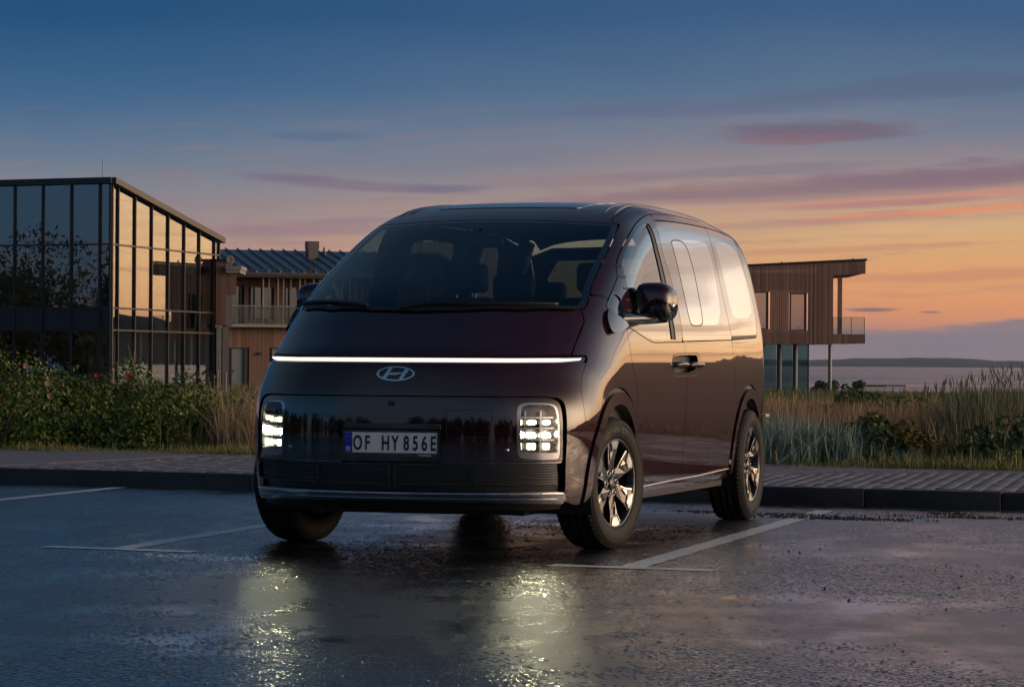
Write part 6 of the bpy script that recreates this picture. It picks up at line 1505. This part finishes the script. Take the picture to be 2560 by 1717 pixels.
# raised lettering on the front sidewall
word = 'ADIAN CT'
for k, ch_ in enumerate(word):
    if ch_ == ' ': continue
    cu_ = bpy.data.curves.new('sidewall_letter', 'FONT'); cu_.body = ch_; cu_.size = .042; cu_.extrude = .0006; cu_.align_x = 'CENTER'; cu_.offset = .0006
    to = bpy.data.objects.new('tmp', cu_); COL.objects.link(to); bpy.context.view_layer.update()
    me = bpy.data.meshes.new_from_object(to.evaluated_get(bpy.context.evaluated_depsgraph_get())); bpy.data.objects.remove(to)
    co = np.zeros(len(me.vertices)*3); me.vertices.foreach_get('co', co); co = co.reshape(-1, 3)
    th = R_(32)-k*R_(7.2)                       # + is towards the nose
    r = .276+co[:, 1]; tx = -co[:, 0]           # facing +y, reading left to right means towards -x
    X_ = r*math.sin(th)+tx*math.cos(th); Z_ = r*math.cos(th)-tx*math.sin(th)
    obj('sidewall_letter', np.c_[X_, .1172+co[:, 2], Z_], [tuple(p.vertices) for p in me.polygons], M_LETT, bo_)
    bpy.data.meshes.remove(me)
# ---- cabin
fl_ = obj('floor', *box(-4.15, .35, -.86, .86, .30, .40), M_TRIM, VAN)
obj('underbody', *cat([box(-4.2, .52, -.60, .60, .195, .29), box(-2.75, -.52, -.90, .90, .24, .30)]), M_BLKP, VAN)
obj('axle', *cat([box(-3.33, -3.21, -.75, .75, .26, .36), box(-.06, .06, -.75, .75, .24, .34), cyl((.15, .45, .26), (-.25, .45, .26), .09, 10), cyl((-2.9, .3, .24), (-2.2, .3, .24), .08, 10)]), M_BLKP, VAN)
ub = [p_ for p_ in O3['belt_rear']]
V = []; F = []
zs_ = [.40, 1.10]; xs2 = np.linspace(.30, -4.0, 30)
for sgn in (1,):
    V = []
    for x in xs2:
        for z in (.40, .75, 1.12):
            p_ = sc_(min(x, .25), z); V.append((x, p_[1]-.05, z))
    F = [(3*i+k, 3*i+k+1, 3*(i+1)+k+1, 3*(i+1)+k) for i in range(29) for k in range(2)]
put2('door_lining', V, F, M_TRIM)
# front bulkhead, rear lining, roof lining
obj('bulkhead', *box(.26, .32, -.84, .84, .3, 1.12), M_TRIM, VAN)
xg = np.linspace(-.80, -3.9, 24); yg = np.linspace(-.66, .66, 15); P = ch_cast('ROOF', np.array([(y, x) for x in xg for y in yg]))-[0, 0, .045]
obj('roof_lining', P, [(i*15+j, i*15+j+1, (i+1)*15+j+1, (i+1)*15+j) for i in range(23) for j in range(14)], M_HEADL, VAN, True)
def pillar(pts, w):
    return tube(np.array(pts), w, 6)
for pts in ([(-1.36, .80, 1.12), (-1.36, .83, 1.5), (-1.36, .70, 1.86)], [(-2.72, .86, 1.12), (-2.70, .80, 1.55), (-2.70, .70, 1.86)], [(-3.66, .84, 1.1), (-3.66, .78, 1.5), (-3.60, .66, 1.82)]):
    put2('pillar_lining', *tube(np.array(pts), .055, 8), M_TRIM, smooth=True)
V, F = bevelled(*hexa([(-.42, -.82, .75), (-.42, -.82, 1.12), (-.42, .82, .75), (-.42, .82, 1.12), (.24, -.80, .75), (.24, -.80, 1.23), (.24, .80, .75), (.24, .80, 1.23)]), .04, 3)
db = obj('dashboard', V, F, M_TRIM, VAN, True)
obj('display', *bevelled(*box(-.44, -.40, -.12, .16, 1.10, 1.25), .008, 1), M_GLOSSB, db)
obj('instrument_screen', *bevelled(*box(-.42, -.38, .24, .56, 1.12, 1.24), .008, 1), M_GLOSSB, db)
sw = [(0, .185*math.cos(t_), .185*math.sin(t_)) for t_ in np.linspace(0, 2*math.pi, 30, endpoint=False)]
sv, sf = tube(sw, .014, 8, True); cv, cf_ = tube([(0, -.18, 0), (0, 0, -.02), (0, .18, 0)], .018, 6); V, F = cat([(sv, sf), (cv, cf_), lathe([(0, .02), (.06, .015), (.06, -.02)], 16)])
th = R_(-28); V = np.c_[V[:, 0]*math.cos(th)-V[:, 2]*math.sin(th), V[:, 1], V[:, 0]*math.sin(th)+V[:, 2]*math.cos(th)]+[-.62, .40, 1.12]
obj('steering_wheel', V, F, M_TRIM, VAN, True)
def seat(x, y, w=.50, hb=.62, zs=.78):
    V, F = bevelled(*hexa([(x-.52, y-w/2, zs-.16), (x-.52, y-w/2, zs), (x-.52, y+w/2, zs-.16), (x-.52, y+w/2, zs), (x, y-w/2, zs-.14), (x, y-w/2, zs+.04), (x, y+w/2, zs-.14), (x, y+w/2, zs+.04)]), .045, 3)
    s = obj('seat', V, F, M_SEAT, VAN, True)
    V, F = bevelled(*hexa([(x-.62, y-w/2+.02, zs), (x-.78, y-w/2+.05, zs+hb), (x-.62, y+w/2-.02, zs), (x-.78, y+w/2-.05, zs+hb), (x-.46, y-w/2, zs), (x-.66, y-w/2+.04, zs+hb), (x-.46, y+w/2, zs), (x-.66, y+w/2-.04, zs+hb)]), .05, 3)
    obj('backrest', V, F, M_SEAT, s, True)
    V, F = bevelled(*box(x-.84, x-.73, y-.135, y+.135, zs+hb+.03, zs+hb+.21), .045, 3); obj('headrest', V, F, M_SEAT, s, True)
    obj('headrest_rod', *cat([cyl((x-.77, y-.06, zs+hb-.05), (x-.78, y-.06, zs+hb+.06), .008, 6), cyl((x-.77, y+.06, zs+hb-.05), (x-.78, y+.06, zs+hb+.06), .008, 6)]), M_DKCH, s)
    obj('seat_base', *box(x-.50, x-.05, y-.2, y+.2, .401, zs-.165), M_BLKP, s)
seat(-.78, .42); seat(-.78, -.42)
for y in (.42, -.42): seat(-1.75, y, .50, .60, .76)
for y in (.50, 0.0, -.50): seat(-2.75, y, .44, .56, .78)
V, F = bevelled(*box(-.64, -.60, -.115, .115, 1.665, 1.735), .015, 2); rm = obj('rear_view_mirror', V, F, M_BLKP, VAN, True); obj('mirror_stalk', *cyl((-.60, 0, 1.72), (-.54, 0, 1.765), .012, 8), M_BLKP, rm)
